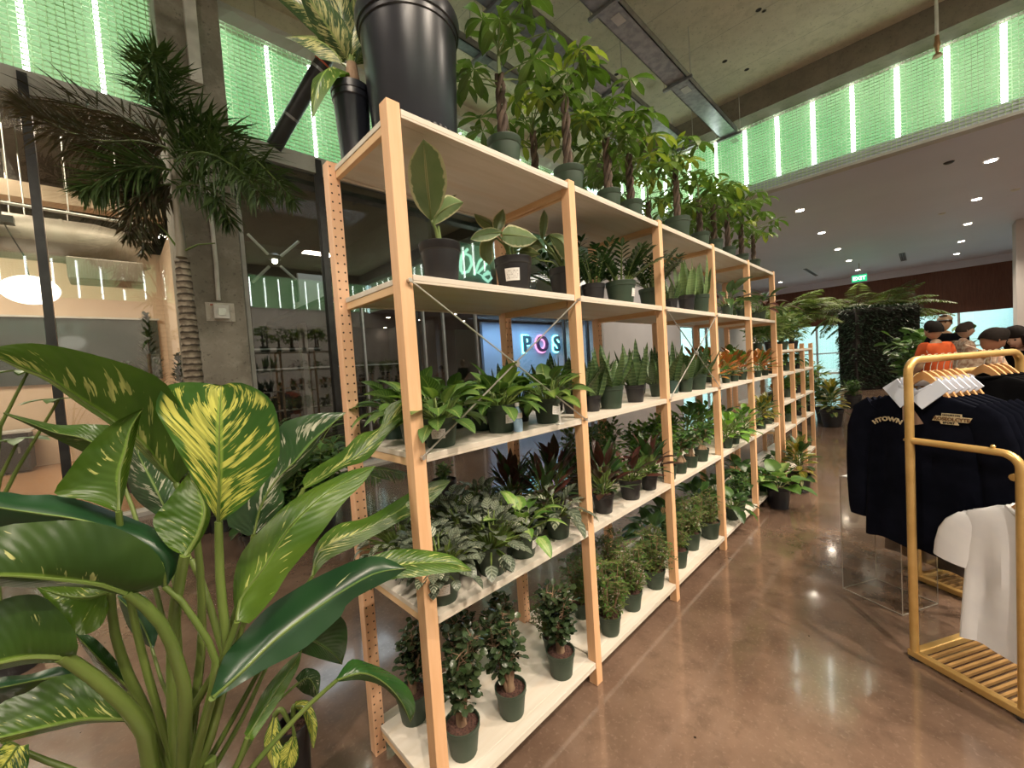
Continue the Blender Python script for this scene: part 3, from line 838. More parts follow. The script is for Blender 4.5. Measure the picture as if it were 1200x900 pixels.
# ---------------------------------------------------------------- plants
PROF = {
 'ovate': lambda t: math.sin(PI*min(1, t**.75))**.8 if 0 < t < 1 else 0,
 'lance': lambda t: math.sin(PI*t**.8)**1.0 if 0 < t < 1 else 0,
 'ell':   lambda t: math.sin(PI*t)**.62 if 0 < t < 1 else 0,
 'obov':  lambda t: math.sin(PI*t**1.5)**.75 if 0 < t < 1 else 0,
 'strap': lambda t: (min(1, .55+t*1.1) if t < .55 else max(0, (1-t)/.45)**.6),
 'round': lambda t: math.sqrt(max(0, 1-(2*t-1)**2)),
 'heart': lambda t: (min(1, (t/.10)**.5)*.95 if t < .25 else max(0, math.cos((t-.25)/.75*PI/2))**.8),
 'blade': lambda t: min(1, .5+t*3)*max(0, 1-t)**.55,
}
def curve(base, d, L, droop, n, side=0):
    """midrib points: starts along d, bends down by droop radians overall"""
    d = V(d).normalized()
    p = V(base); pts = [p.copy()]
    ax = d.cross(V((0, 0, -1)))
    if ax.length < 1e-3: ax = V((1, 0, 0))
    ax.normalize()
    for i in range(n):
        d = Matrix.Rotation(droop/n, 3, ax) @ d
        p = p + d*(L/n)
        pts.append(p.copy())
    return pts
def leaf(mb, base, d, L, W, droop=.5, prof='ovate', n=6, nu=1, fold=.22, mi=None, roll=0, wave=0, seed=0):
    d = V(d).normalized()
    pts = curve(base, d, L, droop, n)
    sd = d.cross(V((0, 0, 1)))
    if sd.length < .15: sd = d.cross(V((math.cos(seed*2.4), math.sin(seed*2.4), 0)))
    sd.normalize()
    if roll: sd = Matrix.Rotation(roll, 3, d) @ sd
    mb.blade(pts, sd, PROF[prof], W, fold, nu, mi, wave, 0, seed)
    return pts
def pol(az, el): return V((math.cos(az)*math.cos(el), math.sin(az)*math.cos(el), math.sin(el)))

_mc = {}
def pot_meshes(kind, R, h, fl=False):
    """pot, soil: rim radius R, height h"""
    key = (kind, round(R, 3), round(h, 3))
    if key in _mc: return _mc[key]
    b = R*.76
    if kind == 'ribbed':
        mb = MB(); n = 36; vs = []; fs = []
        prof = [(b, 0), (b*1.02, .02), (R*.93, h*.80), (R*.95, h*.82), (R*.99, h*.83), (R*.99, h*.90), (R*1.03, h*.91), (R*1.04, h), (R*.98, h), (R*.95, h*.9)]
        for i, (r, z) in enumerate(prof):
            for k in range(n):
                rr = r*(1-.035*(k % 3 == 0)) if 1 <= i <= 2 else r
                w = 2*PI*k/n; vs.append((rr*math.cos(w), rr*math.sin(w), z))
        for i in range(len(prof)-1):
            for k in range(n):
                k2 = (k+1) % n; fs.append((i*n+k, i*n+k2, (i+1)*n+k2, (i+1)*n+k))
        mb.add(vs, fs)
    else:
        mb = MB().lathe([(b*.96, 0), (b, .004), (R*.94, h*.80), (R*.97, h*.81), (R*.99, h*.82), (R*1.0, h*.97), (R*1.015, h*.985), (R*1.01, h), (R*.95, h), (R*.92, h*.85)], 22)
    pm = mb.mesh('pot', M['pot_'+kind if kind != 'ribbed' else 'pot_navy'])
    sm = MB().lathe([(R*.93, h*.87), (R*.6, h*.895), (R*.2, h*.90)], 16, capb=False, capt=True).mesh('soil', M['soil'])
    _mc[key] = (pm, sm)
    return _mc[key]
_lb = None
def label_mesh(R, h):
    a0, n = -.42, 6
    mb = MB(); rows = []; uv = []
    for zi in (0, 1):
        z = h*(.34+.32*zi)
        rr = R*.76+(R*.94-R*.76)*(z/(h*.8))+.0012
        rows.append([(rr*math.cos(a0+.84*i/n), rr*math.sin(a0+.84*i/n), z) for i in range(n+1)])
        uv += [(i/n, zi) for i in range(n+1)]
    rows2 = [[(x*1.012, y*1.012, z) for x, y, z in r] for r in rows]
    mb.grid(rows2, None, uv)
    return mb.mesh('price_label', M['label'], True)

BYSP = {}
SPEC = {}    # species -> list of variants; a variant = list of (part, mesh, [sub-parts])
def species(key, variants): SPEC[key] = variants

def v_money(seed, young=False):
    R = random.Random(seed); st = MB(); fo = MB()
    H = R.uniform(.24, .34)
    for k in range(3):     # plaited trunk
        st.tube([(.0125*math.cos(k*2.1+i*.75), .0125*math.sin(k*2.1+i*.75), H*i/12) for i in range(13)], [.0115-.004*i/12 for i in range(13)], 7)
    top = V((0, 0, H))
    nb = R.randint(13, 17)
    for i in range(nb):
        az = i*2.4+R.uniform(-.3, .3); el = R.uniform(.05, 1.2)
        b0 = top+V((0, 0, R.uniform(-.12, .10)))
        L = R.uniform(.10, .22)
        pts = curve(b0, pol(az, el), L, .35, 4)
        st.tube(pts, [.003, .0028, .0025, .0022, .002], 5, mi=1)
        e = pts[-1]; nl = R.randint(5, 7)
        for j in range(nl):
            a2 = az+(j-(nl-1)/2)*2*PI/(nl+.6)
            ll = R.uniform(.09, .14)*(1.1 if j == nl//2 else .9)
            leaf(fo, e, pol(a2, R.uniform(-.05, .45)), ll, ll*.33, R.uniform(.8, 1.6), 'obov', 5, 1, .2, mi=1 if (young and i > nb-4) else 0)
    # top flush
    for i in range(6):
        az = i*1.05
        leaf(fo, top+V((0, 0, .1)), pol(az, 1.0), R.uniform(.09, .14), .036, .9, 'obov', 5, 1, .2, mi=1 if young else 0)
    st.tube([top, top+V((0, 0, .1))], [.008, .004], 6, mi=1)
    return [('trunk', st.mesh('trunk', [M['bark_dark'], M['stalk']]), []), ('foliage', fo.mesh('foliage', [M['lf_money'], M['lf_money_y']]), [])]
species('money', [v_money(1), v_money(2, True), v_money(3), v_money(4, True)])

def v_zz(seed):
    R = random.Random(seed); st = MB(); fo = MB()
    for i in range(13):
        az = i*2.4+R.uniform(-.4, .4); el = R.uniform(.75, 1.45); L = R.uniform(.17, .29)
        pts = curve((.03*math.cos(az), .03*math.sin(az), 0), pol(az, el), L, .45, 9)
        st.tube(pts, [.007-.0055*k/9 for k in range(10)], 6)
        for k in range(2, 10):
            d = (pts[k]-pts[k-1]).normalized(); sd = d.cross(V((0, 0, 1))).normalized()
            for sg in (-1, 1):
                leaf(fo, pts[k], sd*sg+d*.75+V((0, 0, .2)), R.uniform(.05, .07), .026, .3, 'ell', 4, 1, .25)
        leaf(fo, pts[-1], pts[-1]-pts[-2], .055, .022, .2, 'ell', 4)
    return [('stems', st.mesh('stems', M['stalk']), []), ('foliage', fo.mesh('foliage', M['lf_zz']), [])]
species('zz', [v_zz(11), v_zz(12)])

def v_snake(seed, mat, n, Lr, Wr, spread, tall=True):
    R = random.Random(seed); fo = MB()
    for i in range(n):
        az = i*2.4+R.uniform(-.3, .3); r = .012+.035*(i/n)
        el = PI/2-R.uniform(.3, 1)*spread*(.3+i/n)
        L = R.uniform(*Lr); 
        base = V((r*math.cos(az), r*math.sin(az), 0))
        d = pol(az, el)
        pts = curve(base, d, L, -.08 if tall else .25, 8)
        sd = V((-math.sin(az+R.uniform(-.8, .8)), math.cos(az), 0))
        fo.blade(pts, sd, PROF['blade'] if tall else PROF['lance'], R.uniform(*Wr), .32, 2, 0, .06, 0, seed+i)
    return [('foliage', fo.mesh('foliage', mat), [])]
species('snake_s', [v_snake(21, M['lf_snake_s'], 9, (.17, .29), (.06, .075), .45), v_snake(22, M['lf_snake_s'], 8, (.18, .30), (.055, .075), .5)])
species('snake', [v_snake(23, M['lf_snake'], 12, (.12, .23), (.055, .075), 1.0), v_snake(24, M['lf_snake'], 13, (.12, .24), (.055, .075), 1.1), v_snake(25, M['lf_snake'], 11, (.15, .27), (.05, .068), .9)])

def v_rosette(seed, mats, n, L, W, stem, prof='ovate', el=(.35, 1.3), droop=(.5, 1.0), second=.2, nu=2, fold=.25, rise=0):
    R = random.Random(seed); st = MB(); fo = MB()
    for i in range(n):
        az = i*2.4+R.uniform(-.35, .35); t = i/n
        e = el[1]+(el[0]-el[1])*t+R.uniform(-.12, .12)
        sl = R.uniform(.6, 1.1)*stem
        b = V((.018*math.cos(az), .018*math.sin(az), rise*(1-t)))
        pts = curve(b, pol(az, min(1.5, e+.2)), sl, .25, 4)
        st.tube(pts, [.0032]*4+[.002], 5)
        ll = R.uniform(*L)
        leaf(fo, pts[-1], (pts[-1]-pts[-2]).normalized()+V((0, 0, -.15)), ll, ll*R.uniform(*W), R.uniform(*droop), prof, 6, nu, fold, 1 if R.random() < second else 0, R.uniform(-.3, .3), .03, i)
    if rise: st.tube([(0, 0, -.01), (0, 0, rise)], [.006, .004], 6)
    return [('stems', st.mesh('stems', M['stalk']), []), ('foliage', fo.mesh('foliage', mats), [])]
CA = [M['lf_cala'], M['lf_cala_y']]
species('cala', [v_rosette(s, CA, 36, (.075, .115), (.52, .66), .085, el=(.05, 1.35), second=.2) for s in (31, 32, 33)])
species('syn', [v_rosette(35, [M['lf_syn'], M['lf_mid']], 20, (.08, .13), (.5, .62), .09, 'heart', el=(.0, 1.2), droop=(.6, 1.2))])
species('pep', [v_rosette(s, [M['lf_pep'], M['lf_pep_w']], 95, (.036, .055), (.7, .86), .105, 'ovate', el=(-.15, 1.4), droop=(.6, 1.2), second=.16, nu=1, fold=.16) for s in (41, 42, 43)])
species('pep_w', [v_rosette(s, [M['lf_pep'], M['lf_pep_w']], 85, (.036, .055), (.6, .75), .115, 'ovate', el=(-.1, 1.4), droop=(.5, 1.1), second=.55, nu=1) for s in (44, 45)])
species('pep_l', [v_rosette(s, [M['lf_pep'], M['lf_pep_w']], 26, (.07, .10), (.5, .62), .08, 'ovate', el=(-.1, 1.2), droop=(.6, 1.2), second=.4, nu=2) for s in (46,)])
species('red', [v_rosette(s, [M['lf_red'], M['lf_dark']], 46, (.085, .145), (.24, .34), .07, 'lance', el=(.25, 1.5), droop=(-.1, .6), second=.4, rise=.09) for s in (51, 52, 53)])
species('rattle', [v_rosette(s, [M['lf_red'], M['lf_rattle']], 26, (.09, .14), (.28, .4), .08, 'lance', el=(.2, 1.4), droop=(.1, .7), second=.4) for s in (54,)])
species('oblong', [v_rosette(s, [M['lf_bright'], M['lf_mid']], 30, (.06, .10), (.5, .65), .06, 'obov', el=(.0, 1.3), droop=(.2, .6), second=.5, rise=.09) for s in (55, 56)])
species('philo', [v_rosette(s, [M['lf_dark'], M['lf_mid']], 24, (.11, .17), (.5, .68), .13, 'heart', el=(.0, 1.3), droop=(.6, 1.3), second=.3) for s in (57, 58)])
species('bigleaf', [v_rosette(59, [M['lf_mid'], M['lf_syn']], 14, (.20, .28), (.75, .92), .17, 'heart', el=(.1, 1.2), droop=(.5, 1.1), second=.4, nu=3)])
species('croton', [v_rosette(s, [M['lf_croton'], M['lf_mid'], ], 34, (.065, .105), (.42, .55), .035, 'ell', el=(.15, 1.5), droop=(.0, .5), second=.35, rise=.11) for s in (61, 62, 63)])
species('croton_y', [v_rosette(s, [M['lf_croton_y'], M['lf_dark']], 70, (.09, .16), (.34, .46), .05, 'ell', el=(-.1, 1.4), droop=(.1, .7), second=.4, rise=.26) for s in (64, 65)])
species('alocasia', [v_rosette(66, [M['lf_dark'], M['lf_red']], 12, (.14, .22), (.3, .4), .12, 'lance', el=(.2, 1.2), droop=(.6, 1.3), second=.3)])

def v_bush(seed, mats, H, Rr, n, L, W, stems, second=.3, prof='ell', trunk=None, tilt=0, lowest=.15, nst=6):
    """many small leaves in an upright crown carried by branching stems"""
    R = random.Random(seed); st = MB(); fo = MB()
    paths = []
    for i in range(nst):
        az = i*2*PI/nst+R.uniform(-.4, .4)
        r1 = Rr*R.uniform(.35, .8)
        pts = [V((0, 0, 0))]
        for k in range(1, 7):
            t = k/6
            pts.append(V((r1*math.cos(az+t*.6)*t**.8+R.uniform(-.006, .006)+tilt*t*H, r1*math.sin(az+t*.6)*t**.8+R.uniform(-.006, .006), H*t*R.uniform(.88, 1.02))))
        st.tube(pts, [stems*(1-.75*k/6) for k in range(7)], 6)
        paths.append(pts)
    for i in range(n):
        p = paths[i % nst]
        t = lowest+(1-lowest)*R.random()
        k = min(5, int(t*6)); f = t*6-k
        q = p[k]*(1-f)+p[k+1]*f
        az = R.uniform(0, 2*PI); el = R.uniform(-.4, 1.1)
        d = pol(az, el)
        sl = R.uniform(.1, 1)*Rr*.55
        e = q+d*sl
        if sl > .02: st.tube([q, e], [.0016, .001], 4, cap=False)
        ll = R.uniform(*L)
        leaf(fo, e, d+V((0, 0, .1)), ll, ll*W, R.uniform(.1, .8), prof, 4, 1, .18, 1 if R.random() < second else 0, R.uniform(-.6, .6))
    parts = [('stems', st.mesh('stems', trunk or M['bark_dark']), []), ('foliage', fo.mesh('foliage', mats), [])]
    return parts
def v_jade(seed, tilt, H=.24):
    R = random.Random(seed)
    parts = v_bush(seed, [M['lf_jade'], M['lf_dark']], H*1.1, .068, 420, (.021, .032), .82, .006, .08, 'round', M['bark'], tilt, .28)
    tr = MB(); tr.tube([(0, 0, -.02), (.004, .002, .03), (-.004, .004, .07), (.004, 0, .11), (tilt*.1, 0, .14)], [.019, .016, .014, .011, .007], 9)
    tr.tube([(.012, 0, -.01), (.03, .01, .05), (.035, .012, .1)], [.008, .006, .004], 7)
    return [('trunk', tr.mesh('trunk', M['bark']), [])]+parts
species('jade', [v_jade(71, .12), v_jade(72, -.1, .27), v_jade(73, .05, .22)])

def v_ming(seed, H=.22):
    R = random.Random(seed); st = MB(); fo = MB()
    for i in range(9):
        az = i*2.4; r = R.uniform(.02, .065); Hh = H*R.uniform(.55, 1.05)
        pts = [V((r*math.cos(az+.5*k/5)*(k/5)**.7+.012*math.cos(az), r*math.sin(az+.5*k/5)*(k/5)**.7+.012*math.sin(az), Hh*k/5)) for k in range(6)]
        st.tube(pts, [.0045-.0006*k for k in range(6)], 5)
        for k in range(1, 6):
            for j in range(4):
                a2 = R.uniform(0, 2*PI); q = curve(pts[k], pol(a2, R.uniform(.0, .8)), R.uniform(.035, .06), .4, 3)
                st.tube(q, .0009, 3, cap=False)
                for m_ in range(1, 4):
                    for s_ in range(3):
                        leaf(fo, q[m_], pol(R.uniform(0, 6.3), R.uniform(-.3, .7)), R.uniform(.013, .021), .008, .3, 'lance', 2, 1, .1, 1 if R.random() < .3 else 0)
    return [('stems', st.mesh('stems', M['bark']), []), ('foliage', fo.mesh('foliage', [M['lf_ming'], M['lf_mid']]), [])]
species('ming', [v_ming(81), v_ming(82, .25), v_ming(83, .19)])
species('whitebush', [v_bush(s, [M['lf_mid'], M['lf_white']], .24, .075, 240, (.026, .04), .55, .004, .45, 'ell', M['stalk']) for s in (84, 85)])
species('small', [v_bush(86, [M['lf_dark'], M['lf_mid']], .2, .07, 220, (.026, .042), .5, .004, .4, 'ell', M['stalk']), v_bush(87, [M['lf_bright'], M['lf_mid']], .2, .08, 220, (.03, .046), .5, .004, .5, 'ell', M['stalk'])])
def v_ginseng(seed):
    R = random.Random(seed)
    tr = MB()
    tr.tube([(0, 0, -.02), (.003, 0, .01), (0, .003, .03), (0, 0, .085)], [.024, .025, .016, .006], 10)
    for k in range(3):
        a = k*2.1
        tr.tube([(.028*math.cos(a), .028*math.sin(a), -.02), (.024*math.cos(a), .024*math.sin(a), .01), (.006*math.cos(a), .006*math.sin(a), .05)], [.012, .012, .005], 7)
    cr = v_bush(seed, [M['lf_dark'], M['lf_mid']], .11, .075, 150, (.03, .046), .55, .005, .4, 'ell', M['bark'], 0, .3)
    for nm, me, _ in cr:
        for v in me.vertices: v.co.z += .045
    return [('trunk', tr.mesh('trunk', M['bulb']), [])]+cr
species('ginseng', [v_ginseng(88), v_ginseng(89)])

def v_rubber(kind):
    fo = MB(); st = MB()
    st.tube([(0, 0, 0), (.003, 0, .04), (.0, 0, .085)], [.008, .007, .005], 8)
    return [('stem', st.mesh('stem', M['stalk']), [])]
species('rubber_tall', [v_rubber(0)]); species('rubber_a', [v_rubber(1)]); species('rubber_b', [v_rubber(2)])

def plant(name, cat, label, sp, loc, R, h, potk, group=None, var=0, rz=0, sc=1.0, lab=0, labrot=None):
    """one potted plant: pot, soil, (label) and the parts of its species"""
    t = thing(name, label, cat, loc, 0, group)
    pm, sm = pot_meshes(potk, R, h)
    po = put('pot', pm, t)
    put('soil', sm, t)
    if lab:
        v = CAM-V(loc)
        put('price_label', label_mesh(R, h), po, rz=(labrot if labrot is not None else math.atan2(v.y, v.x)))
    vs = SPEC[sp]
    BYSP[sp] = (t, h)
    for nm, me, _ in vs[var % len(vs)]:
        o = put(nm, me, t, rz=rz, loc=(0, 0, h*.87))
        o.scale = (sc,)*3
    return t
# ---------------------------------------------------------------- potted plants on the shelves
SHN = {4: 'top shelf', 3: 'second shelf down', 2: 'middle shelf', 1: 'second shelf up', 0: 'bottom shelf'}
NAMES = {  # species -> (object name, category, phrase)
 'money': ('money_tree', 'plant', 'braided money tree'), 'zz': ('zz_plant', 'plant', 'dark glossy zz plant'),
 'snake_s': ('snake_plant', 'plant', 'pale broad-leaved snake plant'), 'snake': ('snake_plant', 'plant', 'dark banded snake plant'),
 'cala': ('prayer_plant', 'plant', 'green prayer plant'), 'syn': ('arrowhead_plant', 'plant', 'light green arrowhead plant'),
 'pep': ('peperomia', 'plant', 'silver-striped peperomia'), 'pep_w': ('peperomia', 'plant', 'pale-tipped peperomia'), 'pep_l': ('peperomia', 'plant', 'large-leaved silver peperomia'),
 'red': ('maroon_plant', 'plant', 'upright maroon-leaved plant'), 'rattle': ('rattlesnake_plant', 'plant', 'rattlesnake plant with one light spotted leaf'),
 'oblong': ('rubber_peperomia', 'plant', 'bright round-leaved peperomia'), 'philo': ('philodendron', 'plant', 'dark heart-leaved philodendron'),
 'croton': ('croton', 'plant', 'orange croton'), 'croton_y': ('croton', 'plant', 'gold-speckled croton'), 'alocasia': ('alocasia', 'plant', 'dark drooping alocasia'),
 'jade': ('jade_tree', 'plant', 'small jade tree with stout trunk'), 'ming': ('aralia', 'plant', 'feathery aralia'), 'whitebush': ('variegated_bush', 'plant', 'white-flecked bushy plant'),
 'small': ('leafy_plant', 'plant', 'small-leaved green bush'), 'ginseng': ('ginseng_ficus', 'plant', 'ginseng ficus with bulbous root'),
 'rubber_tall': ('rubber_plant', 'plant', 'rubber plant with one tall upright leaf'), 'rubber_a': ('rubber_plant', 'plant', 'rubber plant with drooping cream-edged leaves'), 'rubber_b': ('rubber_plant', 'plant', 'rubber plant beside the second front post'),
 'bigleaf': ('fiddle_plant', 'plant', 'plant with large pale green leaves'),
}
def cosr(p):
    d = V(p)-CAM
    return d.dot(FW)/d.length
ENT = []
def front(lv, sp, px, py, w, kind, hr=1.75, **k):
    """px, py: nearest point of the pot's foot; w: rim width as seen"""
    p = at(px, py, 2, ZL[lv])
    R = .5*w*depth_of(p)/F_PX*(.5+.5*cosr(p))
    d = V((p.x-CAM.x, p.y-CAM.y, 0)).normalized()
    c = p+d*(R*.76)
    c.y = min(max(c.y, R+.006), SD-.05-R)
    ENT.append(dict(lv=lv, sp=sp, x=c.x, y=c.y, R=R, h=R*hr, kind=kind, **k))
def high(lv, sp, px, py, w, kind, y=.12, hr=1.75, **k):
    """px, py: rim centre as seen, pot axis on the plane y"""
    p = at(px, py, 1, y)
    R = .5*w*depth_of(p)/F_PX*(.5+.5*cosr(p))
    ENT.append(dict(lv=lv, sp=sp, x=p.x, y=max(y, R+.004), R=R, h=k.pop('h', min(max(p.z-ZL[lv], R*1.35), R*2.1)), kind=kind, **k))
def wpos(lv, sp, x, y, R, kind, hr=1.75, **k):
    ENT.append(dict(lv=lv, sp=sp, x=x, y=y, R=R, h=R*hr, kind=kind, **k))

G, K, T = 'green', 'black', 'teal'
# bottom shelf
front(0, 'jade', 480, 845, 44, G, var=0, rz=.4, sc=.92)
front(0, 'jade', 545, 895, 50, G, var=1, rz=1.2, sc=1.12)
front(0, 'jade', 601, 847, 43, G, var=0, rz=2.9, sc=1.12)
front(0, 'jade', 659, 799, 38, G, var=2, rz=.3, sc=1.12)
wpos(0, 'jade', .33, .33, .05, K, var=2, rz=1.9, sc=1.05)
wpos(0, 'jade', .52, .30, .048, K, var=1, rz=.7, sc=.9)
front(0, 'ming', 675, 693, 27, G, var=2, rz=.5, sc=1.0)
wpos(0, 'ming', .76, .20, .045, G, var=0, rz=2, sc=.95)
front(0, 'ming', 716, 748, 30, G, var=1, rz=1, sc=1.15)
front(0, 'ming', 741, 718, 28, G, var=0, rz=.2, sc=1.15)
front(0, 'ming', 768, 692, 27, G, var=2, rz=2, sc=1.2)
front(0, 'ming', 795, 667, 26, G, var=1, rz=3, sc=1.0)
wpos(0, 'ming', 1.07, .25, .05, G, var=0, rz=1.7, sc=1.1); wpos(0, 'ming', 1.42, .27, .05, G, var=1, rz=2.6, sc=1.1)
front(0, 'ming', 810, 646, 25, G, var=2, rz=.8, sc=1.25)
front(0, 'ming', 837, 632, 25, G, var=0, rz=1.3, sc=1.0)
wpos(0, 'philo', 2.0, .3, .06, G, var=0, rz=.3, sc=.95); wpos(0, 'philo', 2.3, .33, .06, G, var=1, rz=1.3, sc=.95)
front(0, 'philo', 859, 610, 17, G, var=0, rz=2, sc=.8); front(0, 'small', 867, 600, 15, G, var=0, rz=2, sc=1.1)
wpos(0, 'philo', 2.85, .32, .055, G, var=1, rz=.3); wpos(0, 'philo', 3.2, .3, .06, G, var=0, rz=3)
wpos(0, 'philo', 3.55, .1, .07, K, var=1, rz=1); wpos(0, 'philo', 3.85, .28, .07, K, var=0, rz=2)
# second shelf up
front(1, 'pep', 522, 712, 50, G, var=0, rz=.3, lab=1, sc=1.0)
wpos(1, 'pep', .115, .20, .062, G, var=1, rz=1.0, sc=1.0)
wpos(1, 'pep_w', .10, .36, .062, T, var=0, rz=1.0, sc=1.05)
wpos(1, 'pep_w', .33, .37, .062, G, var=1, rz=2, sc=1.15); wpos(1, 'pep', .31, .225, .062, G, var=2, rz=2.2, sc=1.05)
wpos(1, 'pep_w', .52, .375, .062, G, var=0, rz=3, sc=1.1); wpos(1, 'pep', .49, .21, .058, G, var=1, rz=4.1, sc=1.0)
front(1, 'pep', 578, 677, 42, G, var=2, rz=.9, lab=1, labrot=-1.35, sc=1.12)
front(1, 'syn', 614, 656, 38, G, var=0, rz=1.4, lab=1, labrot=-1.2, sc=1.0)
front(1, 'pep_l', 655, 633, 34, G, var=0, rz=.9, sc=1.1)
wpos(1, 'red', .70, .35, .055, K, var=0, rz=.9, sc=1.05); wpos(1, 'red', .76, .185, .055, K, var=1, rz=.9, sc=1.0)
front(1, 'red', 708, 603, 27, K, var=2, rz=.9, sc=1.1)
front(1, 'rattle', 740, 587, 28, K, var=0, rz=3.9, sc=1.05)
front(1, 'red', 761, 575, 22, K, var=1, rz=1.9, sc=1.0)
front(1, 'small', 782, 565, 20, G, var=0, rz=1.2, sc=1.0)
wpos(1, 'red', .98, .30, .055, K, var=0, rz=2.4, sc=1.1)
for i, x in enumerate((1.16, 1.34, 1.52)): wpos(1, 'whitebush', x, .31, .055, G, var=i, rz=i*1.3, sc=1.15)
front(1, 'ginseng', 800, 556, 17, G, var=0, rz=1); front(1, 'ginseng', 813, 549, 17, G, var=1, rz=2); front(1, 'ginseng', 828, 542, 18, G, var=0, rz=3)
for i, x in enumerate((1.82, 2.0, 2.18, 2.36)): wpos(1, 'small', x, .30, .055, G, var=1, rz=i*1.4, sc=1.15)
front(1, 'oblong', 856, 526, 14, G, var=0, rz=1, sc=1.1); front(1, 'oblong', 864, 521, 13, G, var=1, rz=2, sc=1.1); front(1, 'oblong', 873, 514, 13, G, var=0, rz=4, sc=1.1)
for i, x in enumerate((2.72, 2.95, 3.18)): wpos(1, 'oblong', x, .32, .06, G, var=i, rz=i, sc=1.3)
front(1, 'croton_y', 892, 503, 13, G, var=0, rz=1, sc=.62); front(1, 'croton_y', 900, 497, 12, G, var=1, rz=2, sc=.6)
wpos(1, 'philo', 3.6, .32, .06, G, var=0, rz=2, sc=.8)
# middle shelf
front(2, 'cala', 447, 512, 34, T, var=0, rz=.3, sc=.95)
wpos(2, 'cala', .115, .20, .062, T, var=1, rz=2.2, sc=1.0)
front(2, 'cala', 520, 526, 45, G, var=2, rz=1.2, lab=1, labrot=-2.3, sc=1.05, hr=1.6)
front(2, 'cala', 566, 505, 30, G, var=0, rz=2.6, lab=1, labrot=-1.75, sc=.9)
front(2, 'cala', 588, 508, 38, G, var=1, rz=.2, lab=1, labrot=-1.55, sc=1.05)
wpos(2, 'cala', .40, .37, .06, K, var=2, rz=1.9, sc=1.0)
front(2, 'cala', 610, 495, 26, K, var=0, rz=3.4, sc=.95)
front(2, 'cala', 643, 497, 34, G, var=2, rz=4.6, lab=1, labrot=-1.0, sc=1.1)
wpos(2, 'snake', .72, .36, .06, G, var=0, rz=.4, sc=.95)
front(2, 'snake', 673, 485, 26, K, var=1, rz=1.1, sc=.95)
front(2, 'snake', 694, 483, 22, K, var=2, rz=2.1, sc=.95)
front(2, 'snake', 723, 480, 32, G, var=0, rz=.9, sc=1.1)
front(2, 'snake', 745, 472, 24, K, var=2, rz=1.6, sc=1.05)
wpos(2, 'snake', 1.05, .34, .06, K, var=1, rz=3.1); wpos(2, 'snake', 1.38, .33, .06, G, var=0, rz=2.1)
front(2, 'snake', 771, 465, 20, G, var=1, rz=.5, sc=1.1); front(2, 'snake', 789, 461, 18, T, var=2, rz=1.5, sc=1.05); front(2, 'snake', 802, 460, 20, G, var=0, rz=2.5, sc=1.1); front(2, 'snake', 820, 457, 22, G, var=1, rz=3.5, sc=1.1)
wpos(2, 'snake', 2.0, .35, .055, G, var=1, rz=4); wpos(2, 'snake', 2.3, .34, .055, K, var=2, rz=5)
front(2, 'croton', 838, 453, 11, G, var=2, rz=2, sc=.9)
front(2, 'croton', 851, 449, 11, G, var=0, rz=1, sc=1.0); front(2, 'croton', 861, 447, 11, G, var=1, rz=2, sc=1.05); front(2, 'croton', 871, 445, 11, G, var=2, rz=3, sc=1.0)
wpos(2, 'croton', 2.85, .28, .055, G, var=1, rz=3, sc=1.1); wpos(2, 'croton', 3.08, .28, .055, G, var=0, rz=3, sc=1.15)
front(2, 'croton', 888, 442, 9, G, var=1, rz=1, sc=1.0); front(2, 'croton', 897, 440, 9, G, var=0, rz=2, sc=1.05); wpos(2, 'croton', 3.7, .27, .055, G, var=2, rz=5, sc=1.1)
# second shelf down
high(3, 'rubber_tall', 515, 287, 50, K, y=.13, rz=0, sc=1.0)
high(3, 'rubber_a', 601, 304, 45, K, y=.14, rz=0, lab=1, labrot=-2.45, sc=1.0)
high(3, 'rubber_b', 650, 314, 38, K, y=.14, rz=0, sc=1.0)
high(3, 'zz', 695, 334, 28, K, y=.2, var=1, rz=1, sc=.85)
high(3, 'zz', 727, 331, 36, G, y=.12, var=0, rz=0, lab=1, labrot=-1.3)
high(3, 'zz', 758, 338, 32, G, y=.12, var=1, rz=2, lab=1, labrot=-1.0, sc=.95)
wpos(3, 'zz', 1.2, .33, .065, K, var=0, rz=3, sc=.95)
high(3, 'snake', 786, 339, 15, K, y=.12, var=0, rz=1, sc=.7)
high(3, 'snake_s', 804, 343, 20, K, y=.10, var=0, rz=.6, sc=1.12)
high(3, 'snake_s', 824, 347, 22, G, y=.08, var=1, rz=1.3, sc=1.05)
high(3, 'alocasia', 852, 354, 14, G, y=.10, var=0, rz=1, sc=1.1); high(3, 'philo', 869, 358, 13, G, y=.12, var=1, rz=2, sc=.7); high(3, 'alocasia', 885, 361, 10, G, y=.12, var=0, rz=2.6, sc=1.0); high(3, 'alocasia', 897, 362, 13, G, y=.12, var=0, rz=3.4, sc=1.25)
# top shelf
for i, (px, py, w, v, rz, sc, y) in enumerate([(590, 158, 43, 0, .2, 1.12, .13), (666, 193, 38, 1, 1.2, 1.1, .13), (713, 216, 30, 2, 2.2, 1.15, .13), (747, 240, 27, 3, .8, 1.12, .13), (794, 257, 30, 1, 3.1, 1.12, .13),
        (817, 267, 22, 0, 2.0, 1.1, .12), (837, 277, 20, 3, 4.0, 1.15, .12), (853, 284, 18, 1, 5.0, 1.1, .12), (869, 291, 16, 2, .5, 1.15, .12), (883, 297, 15, 3, 1.9, 1.0, .12)]):
    high(4, 'money', px, py, w, G, y=y, var=v, rz=rz, sc=sc)
for i, (x, y) in enumerate([(1.05, .37), (1.75, .37), (2.3, .36), (2.9, .36), (3.5, .36)]):
    wpos(4, 'money', x, y, .065, G, var=i+1, rz=i*1.1, sc=1.05)

